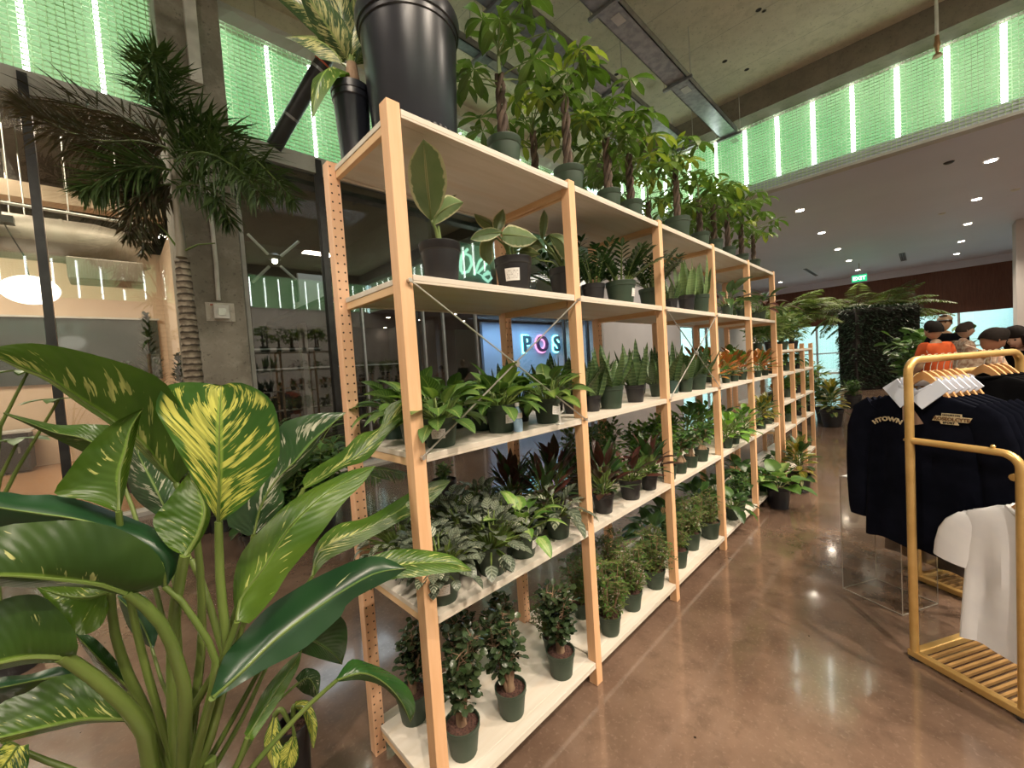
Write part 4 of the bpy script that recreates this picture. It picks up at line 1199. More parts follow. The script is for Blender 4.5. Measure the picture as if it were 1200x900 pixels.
# keep pots clear of each other and of the posts, then build
for lv in range(5):
    es = [e for e in ENT if e['lv'] == lv]
    for it in range(30):
        for e in es:
            for k in range(6):      # posts
                for yp in (.022, SD-.022):
                    dx, dy = e['x']-k*BAY, e['y']-yp
                    gap = e['R']+.03-math.hypot(dx, dy)
                    if gap > 0 and abs(dx) < e['R']+.03:
                        e['x'] += (1 if dx >= 0 else -1)*gap*.6
            k = min(4, max(0, int(e['x']/BAY)))
            e['x'] = min(max(e['x'], k*BAY+.028+e['R']*.9), (k+1)*BAY-.028-e['R']*.9)
        for i, a in enumerate(es):
            for b in es[i+1:]:
                dx, dy = b['x']-a['x'], b['y']-a['y']
                dd = math.hypot(dx, dy) or 1e-4
                gap = a['R']+b['R']+.004-dd
                if gap > 0:
                    hi_ = b if b['y'] > a['y'] else a; lo_ = a if hi_ is b else b
                    s = 1 if hi_ is b else -1
                    if hi_['y'] > .16 or abs(dy) > abs(dx):
                        hi_['x'] += s*dx/dd*gap; hi_['y'] += s*dy/dd*gap
                    else:
                        a['x'] -= dx/dd*gap*.5; b['x'] += dx/dd*gap*.5
        for e in es:
            e['y'] = min(max(e['y'], e['R']*1.0+.004), SD-.02-e['R'])
ENT.sort(key=lambda e: (e['lv'], e['sp'], e['y'] > .22, e['x']))
cnt = {}
for e in ENT:
    key = (e['lv'], e['sp'], e['y'] > .22); cnt[key] = cnt.get(key, 0)+1
seen = {}
for e in ENT:
    nm, cat, ph = NAMES[e['sp']]
    back = e['y'] > .22
    key = (e['lv'], e['sp'], back); i = seen.get(key, 0); seen[key] = i+1
    sh = SHN[e['lv']]
    pot = '' if 'plant beside' in ph or 'with' in ph else ' in %s pot' % e['kind']
    if cnt[key] == 1: lab = '%s%s, %s row, %s' % (ph, pot, 'back' if back else 'front', sh)
    elif i == cnt[key]-1 and i > 0: lab = '%s%s, last along %s row, %s' % (ph, pot, 'back' if back else 'front', sh)
    else: lab = '%s%s, %s along %s row, %s' % (ph, pot, ORD[i], 'back' if back else 'front', sh)
    plant(nm, cat, lab, e['sp'], (e['x'], e['y'], ZL[e['lv']]+.0005), e['R'], e['h'], e['kind'], 'plants on the '+sh,
          e.get('var', 0), e.get('rz', 0), e.get('sc', 1), e.get('lab', 0), e.get('labrot'))

# big black pot and the ribbed pot on the top shelf corner
zt = ZL[4]+.0005
c = at(478, 30, 1, .215)
R = .5*126*depth_of(c)/F_PX*.92
H = c.z-zt
t = thing('potted_tree', 'huge plain black nursery pot on the near corner of the top shelf', 'plant', (c.x, .215, zt), 0)
mb = MB().lathe([(R*.80, 0), (R*.82, .006), (R*.94, H*.86), (R*.965, H*.865), (R*.97, H*.90), (R*1.0, H*.905), (R*1.03, H*.97), (R*1.02, H), (R*.95, H), (R*.93, H*.9)], 48)
po = mb.build('pot', M['pot_navy'], t)
rb = MB()
for k in range(44):
    a = 2*PI*k/44
    rr = R*.835
    rb.obox((rr*math.cos(a), rr*math.sin(a), .028), (math.cos(a)*.004, math.sin(a)*.004, 0), (-math.sin(a)*.0055, math.cos(a)*.0055, 0), (0, 0, .024))
rb.build('foot_rib', M['pot_black'], po, False)
MB().lathe([(R*.94, H*.9), (R*.5, H*.93)], 24, capb=False, capt=True).build('soil', M['soil'], t)
tr = MB()
for k in range(3):
    a = k*2.1+.6
    tr.tube([(R*.42*math.cos(a)*(1-.1*i), R*.42*math.sin(a)*(1-.1*i), H*.9+i*.12) for i in range(7)], [.036-.002*i for i in range(7)], 10)
tr.build('trunk', M['bark'], t)
fo = MB(); R_ = random.Random(5)
for k in range(3):
    a = k*2.1+.6
    for i in range(22):
        leaf(fo, (R*.2*math.cos(a), R*.2*math.sin(a), H*.9+.72), pol(i*2.4, R_.uniform(.0, 1.2)), R_.uniform(.3, .5), .045, 1.0, 'strap', 6, 1, .2)
fo.build('foliage', M['lf_mid'], t)

c = at(411, 106, 1, .385)
R = .5*48*depth_of(c)/F_PX*.9
H = c.z-zt
t = thing('variegated_dumb_cane', 'cream-splashed dumb cane in ribbed black pot on the top shelf back corner', 'plant', (c.x, .385, zt), 0)
pm, sm = pot_meshes('ribbed', R, H)
put('pot', pm, t); put('soil', sm, t)
st = MB(); st.tube([(0, 0, H*.8), (.01, 0, H+.04), (.012, 0, H+.10)], [.022, .026, .018], 10)
st.build('stem', M['bark'], t)
R_ = random.Random(9)
O = V((c.x, .385, zt))
for i, (bx_, by_, mx_, my_, tx_, ty_, dd, w_) in enumerate([(408, 92, 382, 82, 366, 140, -.10, .11), (402, 75, 375, 48, 334, 44, -.02, .12), (408, 70, 380, 25, 345, -25, -.05, .12), (410, 66, 400, 20, 392, -50, .0, .11),
        (413, 66, 415, 20, 428, -45, .03, .11), (414, 70, 428, 35, 445, -10, .05, .10), (410, 62, 365, 15, 318, -8, .06, .11), (411, 66, 390, 10, 372, -60, .08, .10), (415, 76, 432, 60, 436, 92, -.02, .08)]):
    d0 = depth_of(O)
    b, m_, e = dep(bx_, by_, d0)-O, dep(mx_, my_, d0+dd)-O, dep(tx_, ty_, d0+dd*1.4)-O
    base = V((.01, 0, H+.06))
    pts = [(1-s)**2*b+2*s*(1-s)*(2*m_-.5*b-.5*e)+s*s*e for s in [j/10 for j in range(11)]]
    sd = (e-b).cross(FW).normalized()+FW*.35*(-1)**i
    lf = MB().blade(pts, sd, PROF['ovate'], w_, .3, 3, 0, .05, 0, i).build('leaf', M['lf_dief_t'] if i != 0 else M['lf_dief_m'], t)
    MB().tube([base, base*.4+b*.6+V((0, 0, .01)), b], [.009, .007, .005], 7).build('petiole', M['petiole'], lf)

# bottle, tag stand and cup
p = at(612, 506, 2, ZL[2]); t = thing('water_bottle', 'clear bluish water bottle with white label standing between pots on the middle shelf', 'bottle', (p.x, p.y+.02, ZL[2]+.0005), 0, None, .86)
pl = NT('bottle_plastic'); pl = pl.done(pl.bsdf((.42, .62, .85), .12, 0, .6, Alpha=.75))
MB().lathe([(.018, 0), (.021, .004), (.021, .05), (.019, .055), (.021, .06), (.021, .085), (.009, .108), (.009, .115)], 16, capt=True).build('body', pl, t)
MB().lathe([(.0108, .112), (.0108, .127)], 14, capt=True).build('cap', M['paper'], t)
MB().lathe([(.0215, .060), (.0215, .084)], 18, capb=False).build('wrap_label', M['paper'], t)
p = at(659, 498, 2, ZL[2]); t = thing('tag_stand', 'white clip stand holding a price card at the second front post', 'stand', (p.x, p.y+.012, ZL[2]+.0005))
MB().box((-.016, -.010, 0), (.016, .010, .006)).build('foot', M['paper'], t, False, .002)
MB().tube([(0, 0, .006), (.002, 0, .07), (.0, 0, .085)], [.005, .0035, .003], 8).build('stem', M['paper'], t)
MB().tube([(0, 0, .045), (.02, 0, .05), (.03, 0, .056)], .0035, 6).build('arm', M['paper'], t)
k_ = MB().grid([[(-.05, -.006, .05), (-.008, -.006, .042)], [(-.045, -.006, .083), (-.003, -.006, .075)]], None, [(0, 0), (1, 0), (0, 1), (1, 1)])
k_.grid([[(-.05, -.0055, .05), (-.008, -.0055, .042)], [(-.045, -.0055, .083), (-.003, -.0055, .075)]], None, None, True).build('price_card', M['label'], t, False)
p = at(622, 338, 1, .1); t = thing('plastic_cup', 'clear plastic cup between two rubber plants on the second shelf down', 'cup', (p.x, .10, ZL[3]+.0005))
MB().lathe([(.018, 0), (.025, .06), (.026, .062), (.024, .06), (.017, .003)], 16).build('body', glassmat('cup_plastic', (.85, .87, .88), .6, .05), t)
MB().lathe([(.0165, .003), (.022, .04)], 14, capt=True).build('water', glassmat('cup_water', (.8, .9, .95), .7), t)
# ---------------------------------------------------------------- the big dumb cane in front
def cr(pts, n):
    """resample a polyline smoothly to n+1 stations"""
    P = [V((*p, 0)) for p in pts]
    cum = [0]
    for a, b in zip(P, P[1:]): cum.append(cum[-1]+max((b-a).length, 1e-6))
    out = []
    for i in range(n+1):
        s = cum[-1]*i/n
        k = 0
        while k < len(P)-2 and cum[k+1] < s: k += 1
        t = (s-cum[k])/(cum[k+1]-cum[k])
        p0, p1, p2, p3 = P[max(k-1, 0)], P[k], P[k+1], P[min(k+2, len(P)-1)]
        q = .5*((2*p1)+(p2-p0)*t+(2*p0-5*p1+4*p2-p3)*t*t+(3*p1-p0-3*p2+p3)*t**3)
        out.append(q)
    return out
HERO_BASE = dep(212, 990, .84)
hero = thing('dumb_cane', 'large dumb cane with cream-streaked leaves in front of the near end of the shelf', 'plant', (HERO_BASE.x, HERO_BASE.y, 0))
HO = V((HERO_BASE.x, HERO_BASE.y, 0))
def ztr(x, y, d): return dep(x, y, d)-HO
def hleaf(mid, left, right, db, dt, ol, orr, mat, pet=None, pr=6, dm=None, owner=None, org=None, label=None):
    owner = owner or hero; O = org if org is not None else HO
    n, nu = 20, 4
    m_, l_, r_ = cr(mid, n), cr(left, n), cr(right, n)
    rows, uv = [], []
    for i in range(n+1):
        t = i/n
        d = (db*(1-t)+dt*t) if dm is None else (db*(1-t)**2+2*dm*t*(1-t)+dt*t*t)
        k = math.sin(PI*min(1, t*1.02))**.6 if t < .98 else .15
        row = []
        for j in range(-nu, nu+1):
            u = abs(j)/nu
            e, off = (l_[i], ol) if j < 0 else (r_[i], orr)
            p = m_[i].lerp(e, u)
            dd = d+off*k*(u**1.5)+.0022*math.sin(t*40+(1.5 if j < 0 else 0))*u*u
            row.append(dep(p.x, p.y, dd)-O)
            uv.append(((j/nu+1)/2, t))
        rows.append(row)
    lf = MB().grid(rows, None, uv).build('leaf', M[mat], owner)
    # midrib on the upper face as a slim ridge
    rb = [dep(p.x, p.y, (db*(1-i/n)+dt*i/n if dm is None else (db*(1-i/n)**2+2*dm*(i/n)*(1-i/n)+dt*(i/n)**2))-.0006)-O for i, p in enumerate(m_)]
    r0 = .86*pr*db/F_PX
    MB().tube(rb, [max(.0008, r0*.42*(1-i/n)) for i in range(n+1)], 6).build('midrib', M['petiole'], lf)
    if pet:
        q = cr(pet, 12)
        pts = []
        for i, p in enumerate(q):
            t = i/12
            pts.append(dep(p.x, p.y, db*(1-t)+.84*t if owner is hero else db)-O)
        MB().tube(pts, [r0*(.75+.6*i/12) for i in range(13)], 9).build('petiole', M['petiole'], lf)
    if label: lf['label'] = label
    return lf
S1 = lambda L: [(x*.23333, y*.23333+380) for x, y in L]
S2 = lambda L: [(x*.23333+160, y*.23333+430) for x, y in L]
S3 = lambda L: [(x*.23333, y*.23333+560) for x, y in L]
S5 = lambda L: [(x*.23333, y*.23333+690) for x, y in L]
S6 = lambda L: [(x*.23333+180, y*.23333+690) for x, y in L]
S7 = lambda L: [(x*.23333+300, y*.23333+440) for x, y in L]
BX = [(215, 930), (213, 985)]
# arching leaf at the upper left
hleaf(S1([(885, 800), (790, 690), (690, 575), (570, 485), (400, 375), (240, 268), (100, 212), (0, 168), (-150, 120)]),
      S1([(880, 805), (760, 700), (650, 585), (545, 500), (395, 400), (232, 285), (95, 226), (0, 178), (-150, 122)]),
      S1([(895, 795), (985, 660), (930, 470), (835, 300), (700, 222), (500, 160), (300, 112), (130, 94), (0, 110), (-150, 118)]),
      .86, .70, .07, -.05, 'lf_dief_m', [(206, 566), (222, 600), (232, 640), (236, 700), (236, 760), (228, 830)]+BX, 5)
# striped back leaf right of the centre
hleaf(S2([(590, 840), (625, 700), (700, 570), (800, 470), (900, 360), (1050, 230)]),
      S2([(560, 850), (450, 780), (540, 640), (690, 470), (715, 300), (830, 248), (940, 230), (1050, 228)]),
      S2([(610, 830), (740, 690), (730, 620), (730, 590), (800, 530), (900, 405), (940, 330), (1050, 230)]),
      .95, 1.06, .02, .03, 'lf_dief_s', [(297, 626), (290, 670), (275, 720), (255, 790), (235, 860)]+BX, 4)
# big variegated leaf
hleaf(S2([(412, 775), (415, 600), (415, 400), (420, 200), (428, 92)]),
      S2([(404, 765), (330, 645), (250, 500), (180, 370), (112, 250), (95, 195), (125, 115), (190, 82), (310, 77), (428, 92)]),
      S2([(420, 775), (530, 700), (640, 585), (712, 470), (718, 330), (700, 220), (660, 150), (580, 98), (500, 76), (428, 92)]),
      .80, .80, -.015, -.03, 'lf_dief_v', [(256, 611), (258, 680), (263, 730), (268, 765), (258, 820), (240, 880)]+BX, 6.5, dm=.76, label='largest leaf, splashed with yellow')
# plain leaf with a few streaks
hleaf([(139, 599), (140, 557), (147, 529), (154, 501), (168, 478)], [(137, 600), (100, 586), (64, 579), (78, 555), (99, 527), (131, 497), (168, 478)],
      [(141, 599), (147, 575), (153, 545), (159, 515), (163, 495), (168, 478)], .72, .78, -.03, .03, 'lf_dief', [(139, 599), (143, 640), (150, 690), (165, 760), (190, 850)]+BX, 5)
# dark leaf behind, then the long leaf over it
hleaf(S3([(830, 545), (810, 430), (710, 340), (560, 260), (400, 210), (200, 180), (0, 150), (-140, 120)]),
      S3([(815, 550), (720, 470), (500, 390), (300, 330), (100, 290), (0, 265), (-140, 150)]),
      S3([(845, 535), (908, 410), (862, 310), (760, 245), (600, 180), (430, 118), (270, 85), (130, 86), (0, 68), (-140, 100)]),
      .74, .66, .02, .05, 'lf_dief_d', S3([(825, 545), (900, 605), (985, 725), (1075, 880)])+[(250, 800), (232, 870)]+BX, 5)
hleaf(S3([(640, 580), (560, 552), (480, 532), (300, 512), (150, 498), (0, 492), (-160, 500), (-260, 520)]),
      S3([(620, 592), (540, 572), (460, 555), (300, 545), (150, 552), (0, 545), (-160, 540), (-260, 522)]),
      S3([(660, 580), (800, 548), (832, 480), (800, 395), (740, 335), (600, 258), (400, 214), (160, 224), (0, 246), (-160, 330), (-260, 515)]),
      .66, .56, .04, .03, 'lf_dief_k', S3([(640, 578), (700, 618), (800, 720), (860, 830), (890, 920)])+[(217, 811), (217, 850)]+BX, 9)
# hanging plain leaf left of the centre stalk
hleaf([(217, 652), (232, 626), (240, 600), (234, 578), (221, 554)], [(213, 650), (196, 640), (179, 612), (195, 588), (221, 554)], [(221, 652), (238, 628), (247, 603), (239, 580), (221, 554)],
      .74, .80, -.03, .02, 'lf_dief', [(217, 650), (209, 690), (204, 725), (203, 775), (205, 850)]+BX, 8.5)
# long leaves sweeping to the right
hleaf([(278, 728), (283, 700), (311, 663), (339, 618), (378, 581), (412, 561), (440, 546)], [(277, 728), (273, 690), (281, 652), (310, 616), (343, 586), (385, 563), (415, 550), (440, 546)],
      [(280, 728), (293, 730), (320, 700), (339, 670), (374, 628), (402, 590), (425, 567), (440, 546)], .80, 1.0, .05, -.03, 'lf_dief', [(278, 728), (262, 770), (235, 815), (212, 855), (196, 892)]+BX[1:], 5.5)
hleaf([(356, 572), (400, 546), (424, 529), (449, 502), (473, 478)], [(356, 570), (358, 556), (400, 529), (421, 509), (445, 501), (453, 477), (473, 467)], [(358, 573), (380, 562), (403, 548), (431, 538), (458, 504), (473, 489)],
      1.0, 1.29, .03, -.02, 'lf_dief_m', [(356, 572), (335, 615), (305, 680), (275, 760), (245, 850)]+BX, 3.5)
hleaf([(366, 675), (375, 645), (417, 626), (463, 601), (503, 577), (528, 564)], [(366, 674), (370, 640), (395, 615), (431, 606), (482, 576), (510, 563), (528, 563)], [(367, 676), (385, 656), (420, 638), (465, 613), (505, 589), (528, 564)],
      1.02, 1.42, .02, .0, 'lf_dief_m', [(366, 675), (347, 705), (318, 760), (285, 820), (245, 890)]+BX, 3)
# glossy dark leaf
hleaf([(249, 818), (285, 786), (320, 752), (358, 722), (400, 694), (440, 672), (476, 666)], [(247, 814), (262, 770), (283, 745), (311, 714), (342, 693), (376, 674), (420, 655), (444, 652), (462, 658), (476, 666)],
      [(251, 820), (294, 794), (311, 784), (353, 762), (381, 739), (402, 719), (409, 705), (440, 688), (461, 677), (476, 667)], .72, .97, .05, .0, 'lf_dief_d', [(249, 818), (240, 850), (228, 895)]+BX[1:], 6)
hleaf([(425, 672), (470, 663), (500, 660), (530, 661), (552, 668)], [(424, 657), (452, 646), (478, 643), (508, 646), (532, 652), (552, 667)], [(436, 689), (460, 679), (490, 676), (515, 672), (540, 670), (552, 669)],
      .98, 1.08, .03, -.01, 'lf_dief_m', None, 3)
hleaf([(340, 742), (368, 752), (390, 766), (401, 778)], [(352, 720), (385, 715), (404, 728), (407, 752), (401, 778)], [(345, 762), (368, 770), (385, 775), (401, 779)], .98, 1.06, .02, 0, 'lf_dief_n', [(340, 742), (318, 770), (285, 840), (240, 920)]+BX[1:], 3)
hleaf([(395, 797), (425, 789), (450, 800), (470, 822), (481, 846)], [(394, 795), (411, 773), (432, 777), (455, 787), (479, 806), (487, 830), (481, 847)], [(397, 799), (422, 797), (445, 803), (460, 815), (472, 830), (481, 847)],
      .96, 1.1, .04, .01, 'lf_dief_n', [(395, 797), (356, 832), (310, 882), (262, 940)]+BX[1:], 3.6)
# left side, far and lower leaves
hleaf([(124, 526), (95, 513), (65, 507), (35, 496), (4, 484)], [(128, 498), (100, 497), (70, 498), (40, 492), (4, 483)], [(100, 531), (85, 524), (60, 512), (35, 499), (4, 485)], .95, .86, .03, .0, 'lf_dief_k', [(124, 526), (150, 580), (180, 680), (205, 800)]+BX, 3)
hleaf([(196, 602), (181, 570), (166, 541), (156, 518)], [(184, 604), (160, 586), (149, 562), (149, 535), (156, 518)], [(202, 600), (209, 565), (196, 535), (156, 518)], .93, 1.0, .02, .02, 'lf_dief_s', [(196, 602), (203, 660), (210, 760), (212, 860)]+BX, 3.5)
hleaf([(72, 770), (35, 770), (0, 777), (-30, 784), (-60, 795)], [(70, 777), (35, 778), (0, 785), (-30, 790), (-60, 796)], [(76, 769), (91, 766), (88, 741), (70, 716), (44, 697), (0, 704), (-35, 735), (-60, 794)],
      .66, .58, .04, .02, 'lf_dief_k', [(72, 769), (105, 790), (150, 829), (172, 864), (178, 905)]+BX[1:], 10.5)
hleaf([(129, 693), (105, 700), (75, 698), (43, 688)], [(126, 684), (95, 679), (70, 680), (43, 688)], [(128, 712), (117, 735), (92, 744), (70, 724), (52, 700), (43, 689)], .76, .72, .03, -.02, 'lf_dief', [(130, 692), (133, 735), (148, 785), (169, 830), (188, 870)]+BX, 6.5)
hleaf([(150, 843), (104, 843), (65, 850), (0, 865), (-50, 878)], [(150, 846), (104, 848), (65, 856), (0, 871), (-50, 879)], [(152, 840), (140, 826), (112, 800), (89, 789), (54, 797), (33, 811), (0, 825), (-50, 872)], .74, .64, .04, .03, 'lf_dief_m', [(150, 843), (165, 862), (180, 895)]+BX[1:], 5)
hleaf([(92, 791), (50, 796), (0, 806), (-50, 815)], [(88, 801), (45, 813), (0, 826), (-50, 818)], [(90, 786), (70, 781), (35, 790), (0, 794), (-50, 812)], .80, .72, .02, .02, 'lf_dief_d', [(92, 791), (130, 820), (170, 870)]+BX, 4)
hleaf([(178, 760), (166, 731), (151, 713), (138, 700)], [(175, 758), (158, 746), (147, 728), (138, 700)], [(181, 758), (186, 735), (180, 711), (165, 696), (138, 698)], .97, 1.0, .02, .02, 'lf_dief_d', [(178, 760), (190, 800), (207, 846)]+BX, 2.6)
hleaf([(152, 808), (130, 787), (110, 766), (87, 742)], [(152, 797), (138, 776), (110, 747), (87, 741)], [(150, 812), (118, 788), (105, 770), (87, 743)], .86, .82, .01, .02, 'lf_dief_n', [(152, 808), (175, 850)]+BX, 4)
hleaf([(290, 864), (318, 818), (340, 785), (354, 762)], [(286, 860), (306, 815), (333, 780), (354, 762)], [(296, 868), (325, 825), (348, 785), (354, 763)], .84, .98, .02, .0, 'lf_dief', [(290, 864), (270, 910)]+BX[1:], 4.5)
hleaf([(224, 656), (214, 640), (196, 632), (178, 650)], [(222, 650), (212, 628), (192, 622), (178, 650)], [(226, 662), (214, 655), (196, 655), (178, 651)], .9, .95, 0, .02, 'lf_dief_s', [(224, 656), (240, 690), (252, 732), (262, 765), (250, 840)]+BX, 5)
hleaf([(350, 800), (362, 795), (370, 808), (372, 822)], [(346, 795), (358, 783), (375, 790), (372, 822)], [(346, 804), (355, 812), (365, 816), (372, 822)], 1.0, 1.02, .01, .01, 'lf_dief_s', [(350, 800), (310, 840), (260, 930)]+BX[1:], 2.4)
hleaf([(20, 875), (2, 900), (-30, 930)], [(8, 868), (-10, 890), (-30, 930)], [(34, 872), (30, 905), (-10, 940), (-30, 931)], .78, .7, .0, .0, 'lf_dief_v', [(0, 866), (40, 886), (85, 903), (140, 930)]+BX[1:], 4)
# lower leaves below the picture edge, seen from other places
for i, (mx, my, ex, ey, d1) in enumerate([(120, 960, 30, 980, .7), (300, 940, 390, 930, .95), (330, 1000, 420, 1040, .9)]):
    hleaf([(205, 960), (mx, my), (ex, ey)], [(205, 955), (mx-5, my-25), (ex, ey)], [(207, 966), (mx+5, my+25), (ex, ey)], .84, d1, .01, .01, 'lf_dief', None, 5)
# stems, pot and soil
zb = HERO_BASE.z
sm_ = MB()
for x, y, r in ((182, 895, .020), (216, 885, .021), (246, 890, .016)):
    p = ztr(x, y, .84)
    sm_.tube([V((p.x*.35, p.y*.35, zb-.2)), V((p.x*.6, p.y*.6, zb)), V((p.x*.8, p.y*.8, (zb+p.z)/2)), p], [r*1.15, r*1.1, r, r*.7], 10)
sm_.build('stem', M['petiole'], hero)
hp = max(.30, zb-.02)
po = MB().lathe([(.12, 0), (.125, .01), (.165, hp*.88), (.172, hp*.9), (.178, hp), (.166, hp), (.16, hp*.9)], 36).build('pot', M['pot_black'], hero)
MB().lathe([(.163, hp*.92), (.05, hp*.94)], 24, capb=False, capt=True).build('soil', M['soil'], hero)

# small variegated plant in a black pot on the floor behind it
p = at(343, 846, 2, .27)
R = .5*37*depth_of(p)/F_PX
t = thing('dumb_cane', 'small variegated dumb cane in a narrow black pot on the floor beside the shelf corner', 'plant', (p.x, p.y, .0005))
MB().lathe([(R*.72, 0), (R*.75, .006), (R*.93, .23), (R*.98, .235), (R, .268), (R*.93, .268), (R*.9, .24)], 26).build('pot', M['pot_black'], t)
MB().lathe([(R*.92, .238), (R*.3, .245)], 16, capb=False, capt=True).build('soil', M['soil'], t)
OO = V((p.x, p.y, 0)); d0 = depth_of(p)
hleaf([(346, 828), (357, 829), (366, 850), (367, 876)], [(346, 822), (362, 822), (372, 848), (368, 877)], [(346, 832), (354, 836), (361, 856), (366, 877)], d0, d0-.06, .01, .01, 'lf_dief_v', [(343, 845), (344, 830), (346, 828)], 3, owner=t, org=OO)
hleaf([(322, 838), (318, 870), (322, 905)], [(320, 838), (309, 872), (322, 906)], [(325, 838), (332, 872), (323, 906)], d0-.02, d0-.1, .01, .01, 'lf_dief_v', [(340, 850), (330, 832), (322, 838)], 3, owner=t, org=OO)
hleaf([(345, 862), (338, 885), (330, 915)], [(342, 862), (326, 885), (329, 916)], [(348, 864), (349, 890), (332, 916)], d0-.05, d0-.1, .01, .01, 'lf_dief_v', [(343, 850), (345, 862)], 2, owner=t, org=OO)

# leaves of the three rubber plants
S4 = lambda L: [(x*.26667+460, y*.26667+140) for x, y in L]
def rub(sp, leaves):
    t, h = BYSP[sp]
    O = V(t.location); d0 = depth_of(O+V((0, 0, h)))
    top = O+V((0, 0, h+.05))
    for mid, l, r, a, b, ol, orr, mt in leaves:
        lf = hleaf(mid, l, r, d0+a, d0+b, ol, orr, mt, None, 2.2, owner=t, org=O)
        e = dep(mid[0][0], mid[0][1], d0+a)-O
        MB().tube([V((0, 0, h*.9)), V((0, 0, h+.03)).lerp(e, .5), e], [.005, .0045, .0035], 7).build('petiole', M['stalk'], lf)
_t, _h = BYSP['rubber_tall']
_d0 = depth_of(V(_t.location)+V((0, 0, _h)))
_dt = (2.195-CAM.z)/ray(496, 163).z-_d0
rub('rubber_tall', [([(505, 258), (503, 235), (500, 210), (498, 185), (496, 163)], [(503, 257), (488, 241), (479, 215), (480, 188), (496, 163)], [(507, 257), (518, 240), (524, 212), (516, 180), (496, 163)], -.01, _dt, -.012, -.012, 'lf_rubber'),
    ([(508, 262), (515, 250), (530, 240), (543, 237)], [(506, 260), (509, 240), (522, 229), (531, 230), (543, 237)], [(509, 264), (521, 258), (535, 248), (543, 238)], -.02, -.03, .03, .01, 'lf_rubber'),
    ([(508, 262), (520, 240), (535, 228)], [(506, 256), (512, 234), (535, 228)], [(510, 262), (526, 240), (535, 228)], .04, .09, .0, .02, 'lf_rubber_d')])
rub('rubber_a', [(S4([(480, 497), (430, 500), (380, 512), (343, 526)]), S4([(478, 503), (430, 530), (380, 536), (343, 527)]), S4([(480, 490), (430, 474), (370, 492), (343, 524)]), 0, -.06, .0, .02, 'lf_rubber'),
    (S4([(462, 500), (462, 470), (474, 430), (486, 393)]), S4([(458, 498), (440, 470), (446, 430), (486, 392)]), S4([(466, 500), (490, 470), (498, 430), (487, 393)]), .0, .03, .0, .02, 'lf_rubber_d'),
    (S4([(455, 495), (425, 462), (390, 440), (358, 413)]), S4([(450, 495), (400, 480), (370, 450), (358, 413)]), S4([(458, 490), (440, 450), (400, 425), (358, 413)]), .03, .08, .0, .03, 'lf_rubber_d'),
    (S4([(482, 505), (530, 508), (585, 515), (637, 526)]), S4([(484, 490), (515, 462), (590, 486), (637, 525)]), S4([(484, 535), (530, 560), (595, 556), (637, 527)]), -.02, -.05, .02, .0, 'lf_rubber'),
    (S4([(455, 520), (420, 540), (410, 590), (425, 640)]), S4([(450, 518), (390, 535), (385, 600), (425, 640)]), S4([(458, 525), (440, 550), (442, 610), (425, 640)]), .03, .05, .0, .02, 'lf_rubber_d'),
    (S4([(555, 580), (590, 582), (648, 592)]), S4([(558, 572), (600, 558), (648, 590)]), S4([(558, 592), (600, 608), (648, 593)]), .0, -.04, .0, .01, 'lf_rubber_d'),
    (S4([(500, 590), (520, 560), (570, 560)]), S4([(498, 580), (520, 545), (570, 559)]), S4([(505, 600), (535, 580), (570, 561)]), .05, .08, .0, .01, 'lf_dark')])
rub('rubber_b', [(S4([(658, 522), (661, 480), (664, 440), (666, 397)]), S4([(652, 520), (644, 480), (650, 430), (666, 396)]), S4([(664, 522), (680, 480), (684, 430), (667, 397)]), 0, .02, .0, .02, 'lf_rubber'),
    (S4([(690, 510), (735, 530), (762, 570), (770, 622)]), S4([(690, 505), (700, 545), (735, 600), (769, 623)]), S4([(692, 502), (745, 505), (792, 565), (772, 620)]), -.01, -.05, .02, .03, 'lf_rubber'),
    (S4([(680, 560), (720, 575), (745, 620)]), S4([(678, 570), (690, 610), (744, 622)]), S4([(682, 552), (735, 560), (747, 618)]), .04, .04, .0, .02, 'lf_dark'),
    (S4([(660, 560), (630, 545), (600, 560), (580, 600)]), S4([(658, 565), (630, 580), (600, 600), (580, 600)]), S4([(660, 555), (630, 520), (595, 540), (580, 598)]), .02, .0, .0, .02, 'lf_rubber_d'),
    (S4([(670, 545), (690, 520), (700, 500)]), S4([(665, 540), (675, 515), (700, 499)]), S4([(675, 548), (705, 530), (701, 500)]), .06, .09, .0, .01, 'lf_dark'),
    (S4([(650, 620), (620, 610), (600, 640)]), S4([(650, 628), (620, 640), (600, 641)]), S4([(650, 612), (615, 590), (600, 638)]), .03, .02, .0, .01, 'lf_dark')])
# ---------------------------------------------------------------- clothes racks
AB_, RL_ = V((-.505, -.863, 0)), V((.863, -.505, 0))
RANG = math.atan2(AB_.y, AB_.x)
RK = V((1.922, -1.015, 0))
M['navy'] = pmat('navy_fleece', (.0025, .0035, .008), (.004, .005, .011), 20, .95, spec=.08)
M['black_cloth'] = pmat('black_cotton', (.004, .004, .005), (.006, .006, .007), 20, .95, spec=.08)
M['white_cloth'] = pmat('white_cotton', (.80, .82, .85), (.76, .78, .82), 12, .85, spec=.2)
M['collar'] = pmat('white_collar', (.62, .68, .80), (.58, .64, .76), 12, .8, spec=.2)
M['hangerwood'] = woodmat('hanger_wood', (.58, .30, .12), (.64, .36, .16), 'x', .35, knots=0)
M['card'] = pmat('brown_card', (.30, .20, .15), (.26, .17, .12), 10, .8)
M['gold_thread'] = pmat('pale_gold_thread', (.62, .52, .33), (.55, .45, .28), 60, .7)
M['grey_cloth'] = pmat('grey_cloth', (.10, .085, .085), (.13, .11, .11), 14, .9, spec=.2)
M['orange_cloth'] = pmat('orange_cloth', (.62, .11, .03), (.55, .09, .025), 12, .85, spec=.2)
M['cream_cloth'] = pmat('cream_pattern', (.55, .42, .32), (.30, .16, .11), 26, .85, spec=.2)
